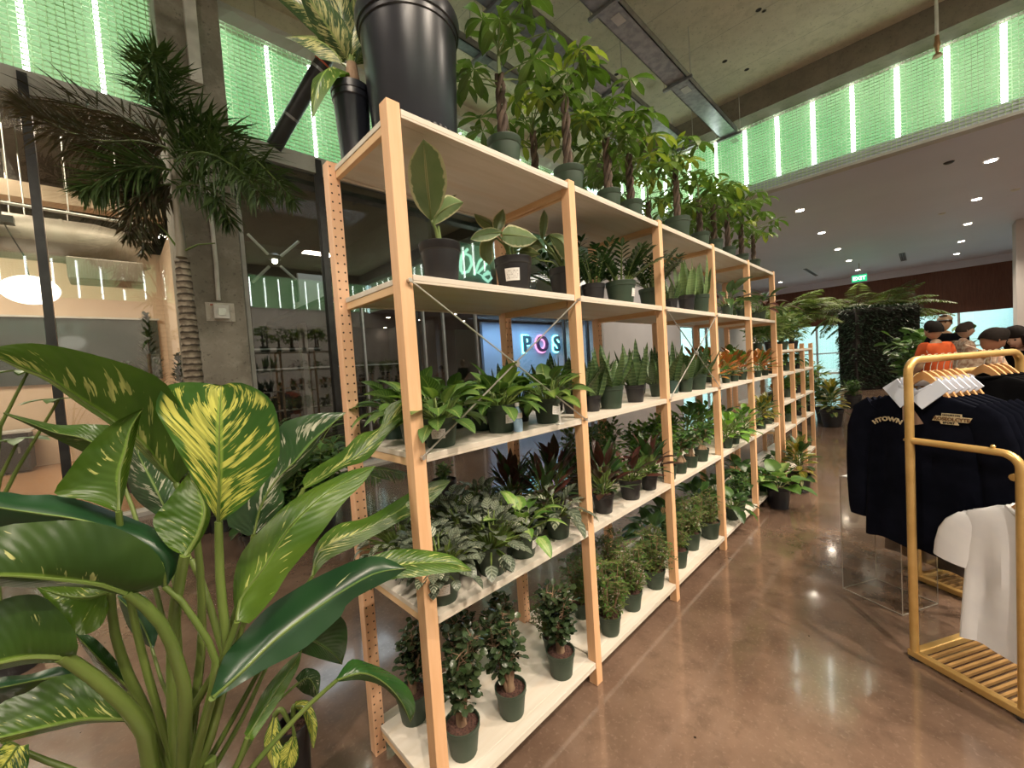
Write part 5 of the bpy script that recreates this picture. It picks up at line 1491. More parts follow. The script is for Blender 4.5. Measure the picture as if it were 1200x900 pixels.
M['coral_cloth'] = pmat('coral_cloth', (.62, .20, .13), (.56, .16, .10), 12, .85, spec=.2)

def rack(label, o, rlen, tall, low, tw):
    """o: floor point under the tall end post; local x = towards the low post, y = along the rail"""
    t = thing('clothes_rack', label, 'clothes rack', o, RANG)
    r = .0165
    # tall frame: post, rail, far post in one bent tube
    MB().tube([(0, 0, .03)]+[(0, 0, tall-.06)]+arc((0, .06, tall-.06), (0, -1, 0), (0, 0, 1), .06, 0, PI/2, 6)+arc((0, rlen-.06, tall-.06), (0, 0, 1), (0, 1, 0), .06, 0, PI/2, 6)+[(0, rlen, .03)], r, 14).build('tall_frame', M['gold'], t)
    MB().tube([(.012, 0, low)]+[(tw-.055, 0, low)]+arc((tw-.055, 0, low-.055), (0, 0, 1), (1, 0, 0), .055, 0, PI/2, 6)+[(tw, 0, .03)], r*.92, 14).build('low_frame', M['gold'], t)
    MB().tube([(tw-.02, 0, low-.09), (tw-.02, rlen+.35, low-.09)], r*.85, 12).build('low_rail', M['gold'], t)
    MB().tube([(tw, rlen+.35, .03), (tw, rlen+.35, low-.06), (tw-.02, rlen+.35, low-.09)], r*.9, 12).build('end_post', M['gold'], t)
    MB().box((-.02, -.016, .012), (tw+.02, .016, .042)).box((-.02, rlen-.016, .012), (tw+.02, rlen+.016, .042)).box((-.016, 0, .012), (.016, rlen+.35, .042)).box((tw-.016, 0, .012), (tw+.016, rlen+.37, .042)).build('base_frame', M['gold'], t, False, .004)
    for x, y in ((0, 0), (tw, 0), (0, rlen), (tw, rlen+.35)):
        MB().lathe([(.022, 0), (.024, .012)], 12, c=(x, y, 0), capt=True).build('foot', M['dark_metal'], t)
    n = 10
    for i in range(n):
        x = .03+(tw-.06)*(i+.5)/n
        MB().box((x-.0055, .016, .022), (x+.0055, rlen-.016, .034)).build('slat', M['gold_slat'], t, False)
    MB().ball((tw-.075, 0, low+.019), .008, 10, 6).build('screw', M['gold'], t)
    MB().ball((-.018, 0, low), .007, 10, 6).build('screw', M['gold'], t)
    return t
RAIL, LOW = 1.392, 1.028
rack('gold tubular clothes rack with navy shirts standing nearest the camera', RK, .765, RAIL, LOW, .348)
RK2 = V((2.80, -1.02, 0))
rack('gold clothes rack with dark grey garments standing behind the nearer rack', RK2, .80, 1.27, LOW, .348)

def hanger(o, label, zr, drop=.055, half=.17, group='wooden hangers'):
    t = thing('coat_hanger', label, 'hanger', o, RANG, group)
    # o: rail centre point; hook over the rail, arched wooden bar
    zt_ = -drop
    hk = [(0, 0, zt_-.012), (0, 0, -.022)]+[(.0, .0, -.022)]+[(0, .0205*math.sin(a), .0205*math.cos(a)) for a in (2.6, 2.0, 1.3, .6, 0, -.7, -1.5)]
    MB().tube([(0, 0, zt_-.02), (0, .004, -.035)]+[(0, .0205*math.sin(a), .0205*math.cos(a)) for a in (2.3, 1.7, 1.0, .3, -.4, -1.1, -1.8)], .0018, 6).build('hook', M['steel_rod'], t)
    rows = []
    for i in range(17):
        x = -half+2*half*i/16; a = abs(x)/half
        zc_ = zt_-.018-.275*a**1.5; hh = .019*(1-.45*a); th = .006
        rows.append([(x, -th, zc_-hh), (x, -th, zc_+hh), (x, th, zc_+hh), (x, th, zc_-hh), (x, -th, zc_-hh)])
    mb = MB().grid(rows); mb.add(rows[0][:4], [(0, 1, 2, 3)]); mb.add(rows[-1][:4], [(3, 2, 1, 0)])
    mb.build('bar', M['hangerwood'], t)
    return t

def shirt_mesh(name, mat, sh_w, L, sleeve, flat=.020, seed=0, neck=.075, hemflare=1.06, slen=.6, zt=0, thick=1.0, sl_r=.062, sl_end=.05):
    """hanging shirt, neck base at the origin; x across, z up; one continuous skin of body and sleeves"""
    R = random.Random(seed); mb = MB()
    ph = R.uniform(0, 6)
    lev = [(0, neck, .016), (-.012, neck+.045, .022), (-.03, sh_w*.72, .026), (-.05, sh_w*.93, .028), (-.085, sh_w, .030), (-.16, sh_w*.985, .032), (-.26, sh_w*.97, .030)]
    k = 9
    for i in range(1, k+1):
        s = i/k; lev.append((-.26-(L-.26)*s, sh_w*(.97+(hemflare-.97)*s), .030-.006*s))
    n = 40; rows = []
    for z, a, b in lev:
        row = []
        for j in range(n+1):
            w = 2*PI*j/n
            c, s = math.cos(w), math.sin(w)
            x = a*math.copysign(abs(c)**.8, c)
            y = b*thick*math.copysign(abs(s)**.7, s)
            f = min(1, max(0, -z/.3))
            y += f*.010*thick*math.sin(x*34+ph+z*3)+f*.006*thick*math.sin(x*71-z*7+ph*2)
            row.append((x, y, z+zt+(.006*math.sin(x*40+ph) if z < -L+.02 else 0)))
        rows.append(row)
    mb.grid(rows, flip=True)
    for sg in (-1, 1):
        if slen > .4:
            P_ = [(sg*sh_w*.80, 0, -.075), (sg*sh_w*1.0, 0, -.11), (sg*sh_w*1.13, .0, -.2), (sg*sh_w*1.20, .004, -.34), (sg*sh_w*1.22, .0, -.48), (sg*sh_w*1.23, 0, -slen+.04), (sg*sh_w*1.23, 0, -slen)]
            rr = [.062, .070, .068, .062, .056, .048, .040]
        else:
            P_ = [(sg*sh_w*.74, 0, -.085), (sg*sh_w*.90, 0, -.105), (sg*sh_w*1.02, 0, -.14), (sg*sh_w*1.10, .002, -.18), (sg*sh_w*1.16, -.002, -.235), (sg*sh_w*1.20, .001, -slen)]
            rr = [.034, .052, .062, .067, .066, .064]
        mb.tube([(x, y, z+zt) for x, y, z in P_], rr, 14, cap=True, flat=.42*thick, side=(1, 0, 0))
    return mb.mesh(name, mat)

def collar_mesh(mat, w=.098, h=.10):
    """folded collar: back band and two pointed flaps"""
    mb = MB()
    mb.tube([(-.072, .012, .052), (-.05, .026, .056), (0, .032, .056), (.05, .026, .056), (.072, .012, .052)], .022, 8, flat=.35, side=(0, 0, 1))
    mb.tube([(-.066, -.018, .038), (-.04, -.026, .018), (-.015, -.03, .004), (0, -.031, -.004), (.015, -.03, .004), (.04, -.026, .018), (.066, -.018, .038)], .015, 8, flat=.3, side=(0, 0, 1))
    for sg in (-1, 1):
        q = [(.078, .070), (.128, .026), (.042, -.064), (.0, -.018)]
        fr = [(sg*x, -.040-(.010 if z < 0 else 0)+.030*max(0, z)/.07, z) for x, z in q]
        bk = [(x, y+.006, z) for x, y, z in fr]
        fs = [(0, 1, 2, 3), (7, 6, 5, 4), (0, 4, 5, 1), (1, 5, 6, 2), (2, 6, 7, 3), (3, 7, 4, 0)]
        if sg > 0: fs = [f[::-1] for f in fs]
        mb.add(fr+bk, fs)
    return mb.mesh('collar', mat, True)

POLO = shirt_mesh('body', M['navy'], .225, .74, True, seed=3, slen=.66)
CM = collar_mesh(M['collar'])
ZN = RAIL-.14      # neck base height of the navy shirts
for i in range(6):
    tt = .095+.043*i
    p = RK+RL_*tt
    hanger((p.x, p.y, RAIL+.0), 'wooden hanger holding the %s navy shirt on the near rack' % ['first', 'second', 'third', 'fourth', 'fifth', 'sixth'][i], RAIL)
    c = p+AB_*-.02
    t = thing('rugby_shirt', 'navy long-sleeved shirt with white collar, %s' % ('lettered HTOWN, first on the near rack' if i == 0 else ORD[i]+' from the front of the near rack'), 'shirt', (c.x, c.y, ZN-.02), RANG, 'navy collared shirts')
    o = put('body', POLO, t); o.scale = (1, .62, 1)
    put('collar', CM, t)
    if i == 0:
        text_mb('HTOWN', .029, (-.116, -.0235, -.136), (1, 0, .10), (-.10, 0, 1), .004, curve=.095, bold=.0011, spacing=1.08).build('chest_lettering', M['gold_thread'], t, False)
        e = MB()
        def plate(x0, x1, z0, z1, y, sh=0): e.add([(x0-sh, y, z0), (x1-sh, y, z0), (x1+sh, y, z1), (x0+sh, y, z1), (x0-sh, y+.003, z0), (x1-sh, y+.003, z0), (x1+sh, y+.003, z1), (x0+sh, y+.003, z1)], [(0, 1, 2, 3), (7, 6, 5, 4), (0, 4, 5, 1), (1, 5, 6, 2), (2, 6, 7, 3), (3, 7, 4, 0)])
        plate(.070, .192, -.113, -.091, -.0262, .006); plate(.097, .165, -.092, -.078, -.0258); plate(.092, .152, -.126, -.112, -.0258, -.003)
        em = e.build('emblem', M['gold_thread'], t, False)
        text_mb('ROSEOLCYTE', .0198, (.131, -.0268, -.109), (1, 0, 0), (0, 0, 1), .002, bold=.0007).build('lettering', pmat('brown_thread', (.16, .08, .03)), em, False)
        text_mb('HOUSTON', .0108, (.131, -.0264, -.0888), (1, 0, 0), (0, 0, 1), .002, spacing=1.2, bold=.0004).build('lettering', pmat('black_thread', (.02, .02, .02)), em, False)
        text_mb('SPORT', .0115, (.122, -.0264, -.1228), (1, 0, 0), (0, 0, 1), .002, spacing=1.25, bold=.0004).build('lettering', M['black_cloth'], em, False)
        g = MB().add([(-.032, -.052, -.055), (.004, -.056, -.05), (.050, -.058, -.128), (-.005, -.056, -.145), (-.032, -.053, -.12)], [(0, 1, 2, 3, 4)])
        g.add([(-.032, -.050, -.055), (.004, -.054, -.05), (.050, -.056, -.128), (-.005, -.054, -.145), (-.032, -.051, -.12)], [(4, 3, 2, 1, 0)])
        hg = g.build('hang_tag', M['card'], t, False)
        MB().tube([(-.006, -.045, .0), (-.010, -.052, -.03), (-.014, -.054, -.058)], .0012, 5).build('cord', M['black_cloth'], hg)
TEE = shirt_mesh('body', M['black_cloth'], .215, .66, False, seed=5, slen=.24)
for i in range(4):
    tt = .50+.045*i
    p = RK+RL_*tt
    hanger((p.x, p.y, RAIL), 'wooden hanger holding the %s black tee on the near rack' % ORD[i], RAIL, .05, .18)
    t = thing('black_tee', 'black collarless tee, %s behind the navy shirts on the near rack' % ORD[i], 'shirt', (p.x, p.y, RAIL-.105), RANG, 'black tees')
    o = put('body', TEE, t); o.scale = (1, .62, 1)
    MB().tube([(-.075, 0, .002), (-.04, -.02, -.004), (0, -.024, -.008), (.04, -.02, -.004), (.075, 0, .002), (.04, .02, .006), (0, .024, .008), (-.04, .02, .006), (-.075, 0, .002)], .007, 6).build('neckband', M['black_cloth'], t)
WT = shirt_mesh('body', M['white_cloth'], .205, .60, False, seed=8, slen=.29, thick=1.5)
for i in range(2):
    p = RK+AB_*.372+RL_*(.026+.034*i)
    hanger((p.x, p.y, LOW-.09), 'wooden hanger holding the %s white tee on the low rail' % ORD[i], LOW, .06, .17)
    t = thing('white_tee', 'white short-sleeved tee hanging %s on the low rail at the right edge' % ORD[i], 'shirt', (p.x, p.y, .812), RANG+.0, 'white tees')
    o = put('body', WT, t); o.scale = (1, .52, 1)
    MB().tube([(-.075, 0, .002), (-.04, -.026, -.010), (0, -.030, -.016), (.04, -.026, -.010), (.075, 0, .002), (.04, .022, .008), (0, .026, .01), (-.04, .022, .008), (-.075, 0, .002)], .008, 8).build('neckband', M['white_cloth'], t)
    if i == 0:
        text_mb('S', .042, (-.022, -.0285, -.165), (1, 0, 0), (0, 0, 1), .003, bold=.001).build('chest_lettering', M['black_cloth'], t, False)
# cord knotted round the rail
p = RK+RL_*.50
t = thing('rail_string', 'pale string knotted around the top rail of the near rack', 'string', (p.x, p.y, RAIL), RANG)
MB().tube([(0, .022*math.sin(a*1.9)+.0, .022*math.cos(a*1.9)) if a < 7 else (.01, .02+.004*(a-7), -.01*(a-7)) for a in [i*.5 for i in range(20)]], .0032, 6).build('loop', M['cream_cloth'], t)
MB().tube([(0, -.02, .02), (-.02, -.03, .035), (-.05, -.028, .05)], .003, 6).build('loose_end', M['cream_cloth'], t)

# garments of the rack behind
COAT = shirt_mesh('body', M['grey_cloth'], .22, 1.16, True, seed=12, slen=.62, hemflare=1.2)
for i, (tt, mt, sc, nm, lb) in enumerate([(.10, 'grey_cloth', 1, 'long_coat', 'long dark grey garment hanging first on the rack behind'), (.17, 'grey_cloth', 1, 'long_coat', 'long dark grey garment hanging second on the rack behind'),
        (.38, 'coral_cloth', .56, 'coral_shirt', 'coral shirt hanging in the middle of the rack behind'), (.45, 'coral_cloth', .56, 'coral_shirt', 'coral shirt hanging next to last on the rack behind'), (.56, 'cream_cloth', .56, 'cream_shirt', 'cream patterned shirt hanging last on the rack behind')]):
    p = RK2+RL_*tt
    hanger((p.x, p.y, 1.27), 'wooden hanger holding the %s garment on the rack behind' % ORD[i], RAIL)
    t = thing(nm, lb, 'garment', (p.x, p.y, 1.14), RANG, 'garments on the rack behind')
    me = shirt_mesh('body', M[mt], .215, 1.05 if sc == 1 else .66, True, seed=12+i, slen=.60, hemflare=1.15)
    o = put('body', me, t); o.scale = (1, .6, 1)
    MB().tube([(-.075, 0, .004), (0, -.022, -.004), (.075, 0, .004), (0, .022, .01), (-.075, 0, .004)], .009, 6).build('neckband', M[mt], t)

# clear acrylic plinth with a folded white shirt on it
L_, F_, R_2 = V((2.43, -.698, 0)), V((2.299, -.964, 0)), V((2.55, -1.099, 0))
x_, y_ = (F_-L_), (R_2-F_)
B_ = L_+y_
t = thing('acrylic_plinth', 'clear acrylic box stand behind the navy shirts', 'stand', (F_.x, F_.y, 0))
H_ = .69
cs = [L_-F_, V((0, 0, 0)), R_2-F_, B_-F_]
for a, b in ((0, 1), (1, 2), (2, 3), (3, 0)):
    u = (cs[b]-cs[a]).normalized(); nrm = V((u.y, -u.x, 0))
    MB().obox((cs[a]+cs[b])/2+V((0, 0, H_/2+.001)), (cs[b]-cs[a])/2, nrm*.003, (0, 0, H_/2)).build('panel', M['acrylic'], t, False)
tp = MB(); c0 = (cs[0]+cs[2])/2
tp.obox(c0+V((0, 0, H_+.004)), (cs[0]-cs[1])/2, (cs[2]-cs[1])/2, (0, 0, .003)).build('top_panel', M['acrylic'], t, False)
ed = MB()
for c in cs: ed.obox(c+V((0, 0, H_/2+.001)), (.002, 0, 0), (0, .002, 0), (0, 0, H_/2))
for a, b in ((0, 1), (1, 2), (2, 3), (3, 0)):
    u = (cs[b]-cs[a])/2
    for z in (.004, H_+.003):
        ed.obox((cs[a]+cs[b])/2+V((0, 0, z)), u, V((u.y, -u.x, 0)).normalized()*.002, (0, 0, .002))
ed.build('edge_strip', M['acr_edge'], t, False)
cc = (L_+B_)/2*.55+(F_+R_2)/2*.45
t = thing('folded_shirt', 'folded white shirt lying on the clear acrylic stand', 'shirt', (cc.x-.03, cc.y+.02, H_+.0075), RANG)
rows = []
for i in range(9):
    rows.append([((i/8-.5)*.22, (j/8-.5)*.24, .045*(1-abs(i/4-1)**6)*(1-abs(j/4-1)**6)*(.8+.3*math.sin(i*1.3+j*.7))+.004) for j in range(9)])
mb = MB().grid(rows, flip=True); mb.box((-.109, -.119, 0), (.109, .119, .006)); mb.build('body', M['white_cloth'], t)
MB().tube([(-.06, -.10, .045), (0, -.115, .05), (.06, -.10, .045), (.03, -.07, .055), (-.03, -.07, .055), (-.06, -.10, .045)], .008, 6).build('collar', M['collar'], t)
# ---------------------------------------------------------------- palms, far greenery, people
def frond(mb, pts, n, L, W, droop=.5, ang=.9, rnd=None, ruff=.3, prof=lambda t: math.sin(PI*min(1, .12+t*.86))**.6, mi=None, allround=0):
    R = rnd or random
    q = []
    P = [V(p) for p in pts]
    m = len(P)
    def pos(t):
        s = t*(m-1); k = min(m-2, int(s)); f = s-k
        p0, p1, p2, p3 = P[max(k-1, 0)], P[k], P[k+1], P[min(k+2, m-1)]
        return .5*((2*p1)+(p2-p0)*f+(2*p0-5*p1+4*p2-p3)*f*f+(3*p1-p0-3*p2+p3)*f**3)
    for i in range(n):
        t = .06+.94*i/n
        p = pos(t); d = (pos(min(1, t+.02))-pos(max(0, t-.02))).normalized()
        sd = d.cross(V((0, 0, 1))); sd = sd.normalized() if sd.length > .1 else d.orthogonal().normalized()
        nr = sd.cross(d)
        for sg in (-1, 1):
            a = (R.uniform(-1, 1)*allround) if allround else 0
            o = (sd*sg*math.cos(a)+nr*math.sin(a))
            dv = d*math.cos(ang)+o*math.sin(ang)+V((R.uniform(-1, 1), R.uniform(-1, 1), R.uniform(-1, 1)))*ruff*.3
            ll = L*prof(t)*R.uniform(.85, 1.1)
            leaf(mb, p, dv, ll, W, droop*R.uniform(.6, 1.3), 'lance', 3, 1, .2, mi, R.uniform(-.5, .5))
    return [pos(i/12) for i in range(13)]

# foxtail palm before the concrete column
D0 = 4.25
tb = dep(236, 606, D0); base = V((tb.x, tb.y, 0))
t = thing('foxtail_palm', 'tall palm with ringed trunk and bushy fronds before the concrete column', 'palm', base)
def Q(x, y, d=D0): return dep(x, y, d)-base
tr = MB(); st_ = [(238, 560, .082), (233, 500, .080), (229, 460, .080), (225, 420, .078), (221, 380, .074), (217, 340, .068), (213, 300, .060)]
pts, rs = [V((Q(238, 560).x, Q(238, 560).y, .35))], [.085]
for (x0, y0, r0), (x1, y1, r1) in zip(st_, st_[1:]):
    for k in range(6):
        s = k/6; pts.append(Q(x0+(x1-x0)*s, y0+(y1-y0)*s)); rs.append((r0+(r1-r0)*s)*(1.07 if k % 2 else .97))
tr.tube(pts, rs, 16).build('trunk', M['bark_grey'], t)
MB().tube([Q(213, 302), Q(212, 285), Q(208, 250), Q(204, 210), Q(201, 170), Q(199, 140)], [.050, .046, .034, .028, .022, .016], 14).build('crownshaft', pmat('palm_crownshaft', (.20, .18, .13), (.28, .25, .19), 14, .6, st=(1, 1, .3)), t)
MB().lathe([(.20, 0), (.22, .02), (.27, .36), (.28, .37), (.28, .40), (.25, .40), (.24, .35)], 28, c=(Q(238, 560).x, Q(238, 560).y, 0)).build('pot', M['pot_black'], t)
MB().lathe([(.245, .35), (.05, .37)], 20, c=(Q(238, 560).x, Q(238, 560).y, 0), capb=False, capt=True).build('soil', M['soil'], t)
RP = random.Random(77)
FR = [([(200, 150, 0), (192, 120, -.15), (185, 90, -.45), (178, 62, -.8)], 60, .36, 0), ([(202, 170, 0), (228, 150, -.1), (262, 160, -.2), (305, 192, -.3), (345, 236, -.4)], 64, .36, 0),
      ([(204, 190, 0), (235, 178, -.25), (275, 195, -.5), (310, 230, -.75)], 56, .36, 0), ([(201, 175, 0), (165, 165, -.1), (120, 165, -.2), (70, 150, -.3), (20, 120, -.4)], 70, .36, 1),
      ([(203, 200, 0), (170, 195, -.2), (135, 205, -.35), (95, 225, -.5)], 58, .34, 0), ([(201, 170, 0), (150, 140, .12), (90, 125, .2), (20, 112, .22), (-40, 115, .25)], 64, .36, 1),
      ([(205, 215, 0), (180, 220, -.1), (160, 240, -.2), (150, 280, -.25)], 40, .28, 1), ([(207, 220, 0), (232, 215, -.2), (255, 232, -.3), (270, 262, -.35)], 40, .28, 0), ([(203, 180, 0), (225, 165, .1), (250, 170, .18), (275, 190, .2)], 44, .34, 0),
      ([(206, 230, 0), (185, 235, .1), (172, 255, .15), (168, 300, .2)], 30, .22, 1)]
for i, (ps, n, L, dry) in enumerate(FR):
    P = [Q(x, y, D0+d) for x, y, d in ps]
    mb = MB()
    rp = frond(mb, P, int(n*2.3), L*1.3, .024, .35, .85, RP, .9, allround=1.5)
    f = mb.build('frond', M['lf_palm_dry'] if dry else M['lf_palm'], t)
    MB().tube(rp, [.014-.011*k/12 for k in range(13)], 6).build('rachis', M['stalk'], f)
for i, (x, y) in enumerate(((176, 255), (252, 285))):
    MB().tube([Q(212, 296), Q((212+x)/2, (296+y)/2-4), Q(x, y)], [.012, .009, .006], 6).build('old_stalk', M['stalk'], t)

def areca(name, label, o, fr, mat, potr=.16, poth=.3, L=.26, W=.022, seed=1, sc=1):
    t = thing(name, label, 'palm', o)
    R = random.Random(seed)
    MB().lathe([(potr*.78, 0), (potr*.95, poth*.85), (potr, poth*.86), (potr*1.02, poth), (potr*.93, poth), (potr*.9, poth*.85)], 24).build('pot', M['pot_black'], t)
    MB().lathe([(potr*.92, poth*.86), (.02, poth*.9)], 16, capb=False, capt=True).build('soil', M['soil'], t)
    for i in range(fr):
        az = i*2.4+R.uniform(-.3, .3); el = R.uniform(.75, 1.45); LL = R.uniform(.75, 1.15)*sc
        p = curve((.05*math.cos(az), .05*math.sin(az), poth*.85), pol(az, el), LL, R.uniform(.5, 1.1), 6)
        mb = MB(); rp = frond(mb, p[2:], 26, L*sc, W, .45, .8, R, .15)
        f = mb.build('frond', M[mat], t)
        MB().tube(p, [.009-.0011*k for k in range(7)], 6).build('rachis', M['stalk'], f)
    return t
for (px, py, d, lb, sd, sc, n) in ((300, 600, 4.1, 'dark feathery palm in a black pot left of the drilled back post', 3, 1.0, 11), (352, 590, 4.3, 'feathery palm with spreading fronds close behind the drilled back post', 4, 1.08, 12), (262, 600, 4.2, 'feathery palm in front of the dark glass beside the concrete column', 5, 1.05, 9)):
    p = dep(px, py, d)
    areca('areca_palm', lb, (p.x, p.y, .0005), n, 'lf_palm', seed=sd, sc=sc)
species('lowbush', [v_bush(s, [M['lf_dark'], M['lf_mid']], .38, .20, 300, (.06, .10), .5, .006, .4, 'ell', M['stalk']) for s in (91, 92, 93)])
for i, (px, py, d, lb) in enumerate(((340, 640, 3.6, 'dark leafy bush in a black pot on the floor left of the back post'), (310, 660, 3.4, 'dark leafy bush in a black pot behind the largest dumb cane leaf'), (378, 620, 3.9, 'dark leafy bush in a black pot directly behind the drilled back post'), (285, 620, 4.4, 'dark leafy bush in a black pot below the switch box'), (520, 560, 4.6, 'leafy bush in a black pot on the floor behind the open shelves'))):
    p = dep(px, py, d)
    plant('leafy_bush', 'plant', lb, 'lowbush', (p.x, p.y, .0005), .14, .26, 'black', None, i, i*1.3, 1.5 if i < 4 else .01+.5)
# conifers behind the left glass
def conifer(label, p, H, r, seed):
    t = thing('conifer', label, 'tree', (p.x, p.y, 0))
    R = random.Random(seed); fo = MB()
    MB().lathe([(.16, 0), (.2, .36), (.21, .40), (.19, .40)], 20).build('pot', M['pot_black'], t)
    MB().tube([(0, 0, .3), (0, 0, H)], [.03, .006], 8).build('trunk', M['bark_dark'], t)
    for i in range(520):
        s = R.random()**1.2; z = .42+(H-.42)*s; rr = r*(1-s)**.8*R.uniform(.35, 1)+.02
        az = R.uniform(0, 6.283)
        leaf(fo, (rr*.3*math.cos(az), rr*.3*math.sin(az), z), pol(az, R.uniform(.1, .9)), rr*.8+.05, .05, -.3, 'lance', 2, 1, .2)
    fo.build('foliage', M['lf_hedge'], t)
p = at(178, 445, 1, 8.2); conifer('dark conifer behind the left glass in front of the grey inner window', p, at(178, 368, 1, 8.2).z, .42, 6)
p = at(211, 445, 1, 6.6); conifer('small dark conifer behind the glass beside the palm trunk', p, at(213, 415, 1, 6.6).z, .22, 7)
p = at(152, 445, 1, 7.2); conifer('low dark conifer behind the glass at the left of the taller conifer', p, at(150, 425, 1, 7.2).z, .4, 8)
# thin stalked plant at the far left edge
p = dep(-10, 640, 2.2)
t = thing('papaya_plant', 'pale stalks with few lobed leaves at the left picture edge behind the dumb cane', 'plant', (p.x, p.y, 0))
o_ = V((p.x, p.y, 0))
MB().lathe([(.13, 0), (.16, .28), (.165, .3), (.15, .3)], 20).build('pot', M['pot_black'], t)
MB().lathe([(.15, .27), (.02, .28)], 16, capb=False, capt=True).build('soil', M['soil'], t)
for i, (pp, ex, ey, mt) in enumerate(((((-10, 610), (20, 550), (69, 468)), 69, 464, 'stalk'), (((-10, 600), (0, 500), (33, 435)), 30, 436, 'stalk'), (((-14, 630), (0, 560), (22, 515)), 40, 500, 'stalk'))):
    P = [V((0, 0, .26))]+[dep(x, y, 2.2)-o_ for x, y in pp]
    s_ = MB().tube(P, [.012, .011, .009, .006], 8).build('stalk', M['petiole'], t)
    mb = MB(); e = P[-1]
    for k in range(7):
        leaf(mb, e, pol(k*.9+i, .2), .16, .06, .5, 'ell', 4, 1, .2)
    mb.build('leaf', M['lf_mid'], s_)

# plants on and around the lower shelf
n_ = 0
low_seen = {}
LOWL = [.13, .60, .895, 1.215, 1.47]
KINDS_ = [['philo', 'small', 'ming'], ['oblong', 'small', 'philo'], ['croton', 'small', 'oblong'], ['small', 'oblong', 'philo'], ['bushy', 'bushy', 'bushy']]
species('bushy', [v_bush(s, [M['lf_far'], M['lf_mid']], .34, .17, 240, (.05, .08), .5, .005, .35, 'ell', M['stalk']) for s in (95, 96)])
NAMES['bushy'] = ('tall_bush', 'plant', 'pale green bushy plant')
RQ = random.Random(31)
LN = ['lowest board', 'second board up', 'middle board', 'fourth board up', 'top board']
for li, z in enumerate(LOWL):
    for k in range(3):
        for j in range(2):
            sp = KINDS_[li][(k+j) % 3]
            nm, cat, ph = NAMES[sp]
            x = 4.46+.56*k+.15+.27*j; y = .12+.02*j if li < 4 else .14+.2*j
            big = li == 4
            plant(nm, cat, '%s, pot %s along the %s of the lower shelf unit' % (ph.replace(' with', ','), ORD[k*2+j], LN[li]), sp, (x, y, z+.0005), .06, .10, 'green' if (k+j) % 2 else 'black', 'plants on the lower unit', k+j, RQ.uniform(0, 6), (1.0 if big else .62))
for (px, py, w, sp, sc, nm, lb, k) in ((922, 596, 28, 'bigleaf', .8, 'fiddle_plant', 'plant with large pale leaves in a black pot at the end of the tall shelf', 'ribbed'),
        (946, 577, 27, 'croton_y', 1.0, 'croton', 'gold-speckled croton in a black pot on the aisle floor beside the lower shelf', 'black'),
        (984, 500, 26, 'croton_y', 1.55, 'croton', 'gold-speckled croton in a black pot standing at the far end of the lower shelf', 'black'),
        (905, 585, 22, 'philo', .9, 'philodendron', 'dark heart-leaved philodendron in a black pot half behind the last shelf post', 'black')):
    p = at(px, py, 2, 0); d = depth_of(p); R = .5*w*d/F_PX*.9
    plant(nm, 'plant', lb, sp, (p.x, p.y+R*.6, .0005), R, R*1.75 if k != 'ribbed' else R*2.1, k, None, 0 if py < 550 else 1, 1.0, sc*1.0)
for i, (px, py, d, sc, lb) in enumerate(((968, 505, 8.0, 1.2, 'green bush in a black pot just left of the far croton'), (1000, 480, 9.5, .9, 'low green bush in a black pot right of the far croton'), (925, 470, 8.6, 2.4, 'tall pale bush standing behind the lower shelf, left one'), (945, 470, 8.9, 2.3, 'tall pale bush standing behind the lower shelf, right one'), (1085, 470, 9.2, 3.4, 'tall dark bush right of the dark plant wall'), (1103, 470, 9.8, 3.2, 'dark bush behind the orange shirt before the bright window'))):
    p = dep(px, py, d)
    plant('leafy_bush', 'plant', lb, 'lowbush' if i not in (2, 3) else 'bushy', (p.x, p.y, .0005), .17, .3, 'black', None, i, i*1.7, sc)

# tree ferns and the dark plant wall far down the hall
def treefern(label, p, H, L, seed, n=16):
    t = thing('tree_fern', label, 'tree', (p.x, p.y, 0))
    R = random.Random(seed)
    MB().lathe([(.25, 0), (.32, .5), (.33, .55), (.3, .55)], 20).build('pot', M['pot_black'], t)
    MB().tube([(0, 0, .4), (.03, 0, H*.5), (0, 0, H)], [.08, .06, .07], 12).build('trunk', M['bark_dark'], t)
    for i in range(n):
        az = i*2.4; el = R.uniform(.1, 1.4)
        pp = curve((0, 0, H-.05), pol(az, el), L*R.uniform(.8, 1.1), R.uniform(1.0, 1.5), 7)
        mb = MB(); rp = frond(mb, pp, 44, .44, .036, .5, 1.2, R, .15, lambda t: math.sin(PI*min(1, .1+t*.88))**.7)
        f = mb.build('frond', M['lf_fern'], t)
        MB().tube(rp, [.014-.0009*k for k in range(13)], 6).build('rachis', M['bark_dark'], f)
p = dep(1006, 470, 15.6); treefern('tree fern with arching fronds behind the left end of the dark plant wall', p, 2.65, 2.0, 4, 34)
p = dep(1038, 470, 15.9); treefern('tree fern spreading above the dark plant wall under the exit sign', p, 2.55, 1.9, 9, 30)
p = dep(930, 470, 11.0); treefern('shorter tree fern rising behind the lower shelf unit', p, 2.35, 1.3, 14, 20)
a = at(1002, 458, 2, 0); b = at(1072, 460, 2, 0)
ctr = dep(1031, 458, 13.4); hx = 1.0
t = thing('plant_wall', 'tall dark rectangular plant wall in front of the bright far windows', 'plant wall', (ctr.x, ctr.y, 0), math.atan2(-RT.x, RT.y)+PI/2)
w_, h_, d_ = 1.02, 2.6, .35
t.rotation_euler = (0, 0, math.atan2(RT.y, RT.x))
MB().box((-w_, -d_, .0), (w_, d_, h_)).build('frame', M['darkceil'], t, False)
fo = MB(); R_ = random.Random(3)
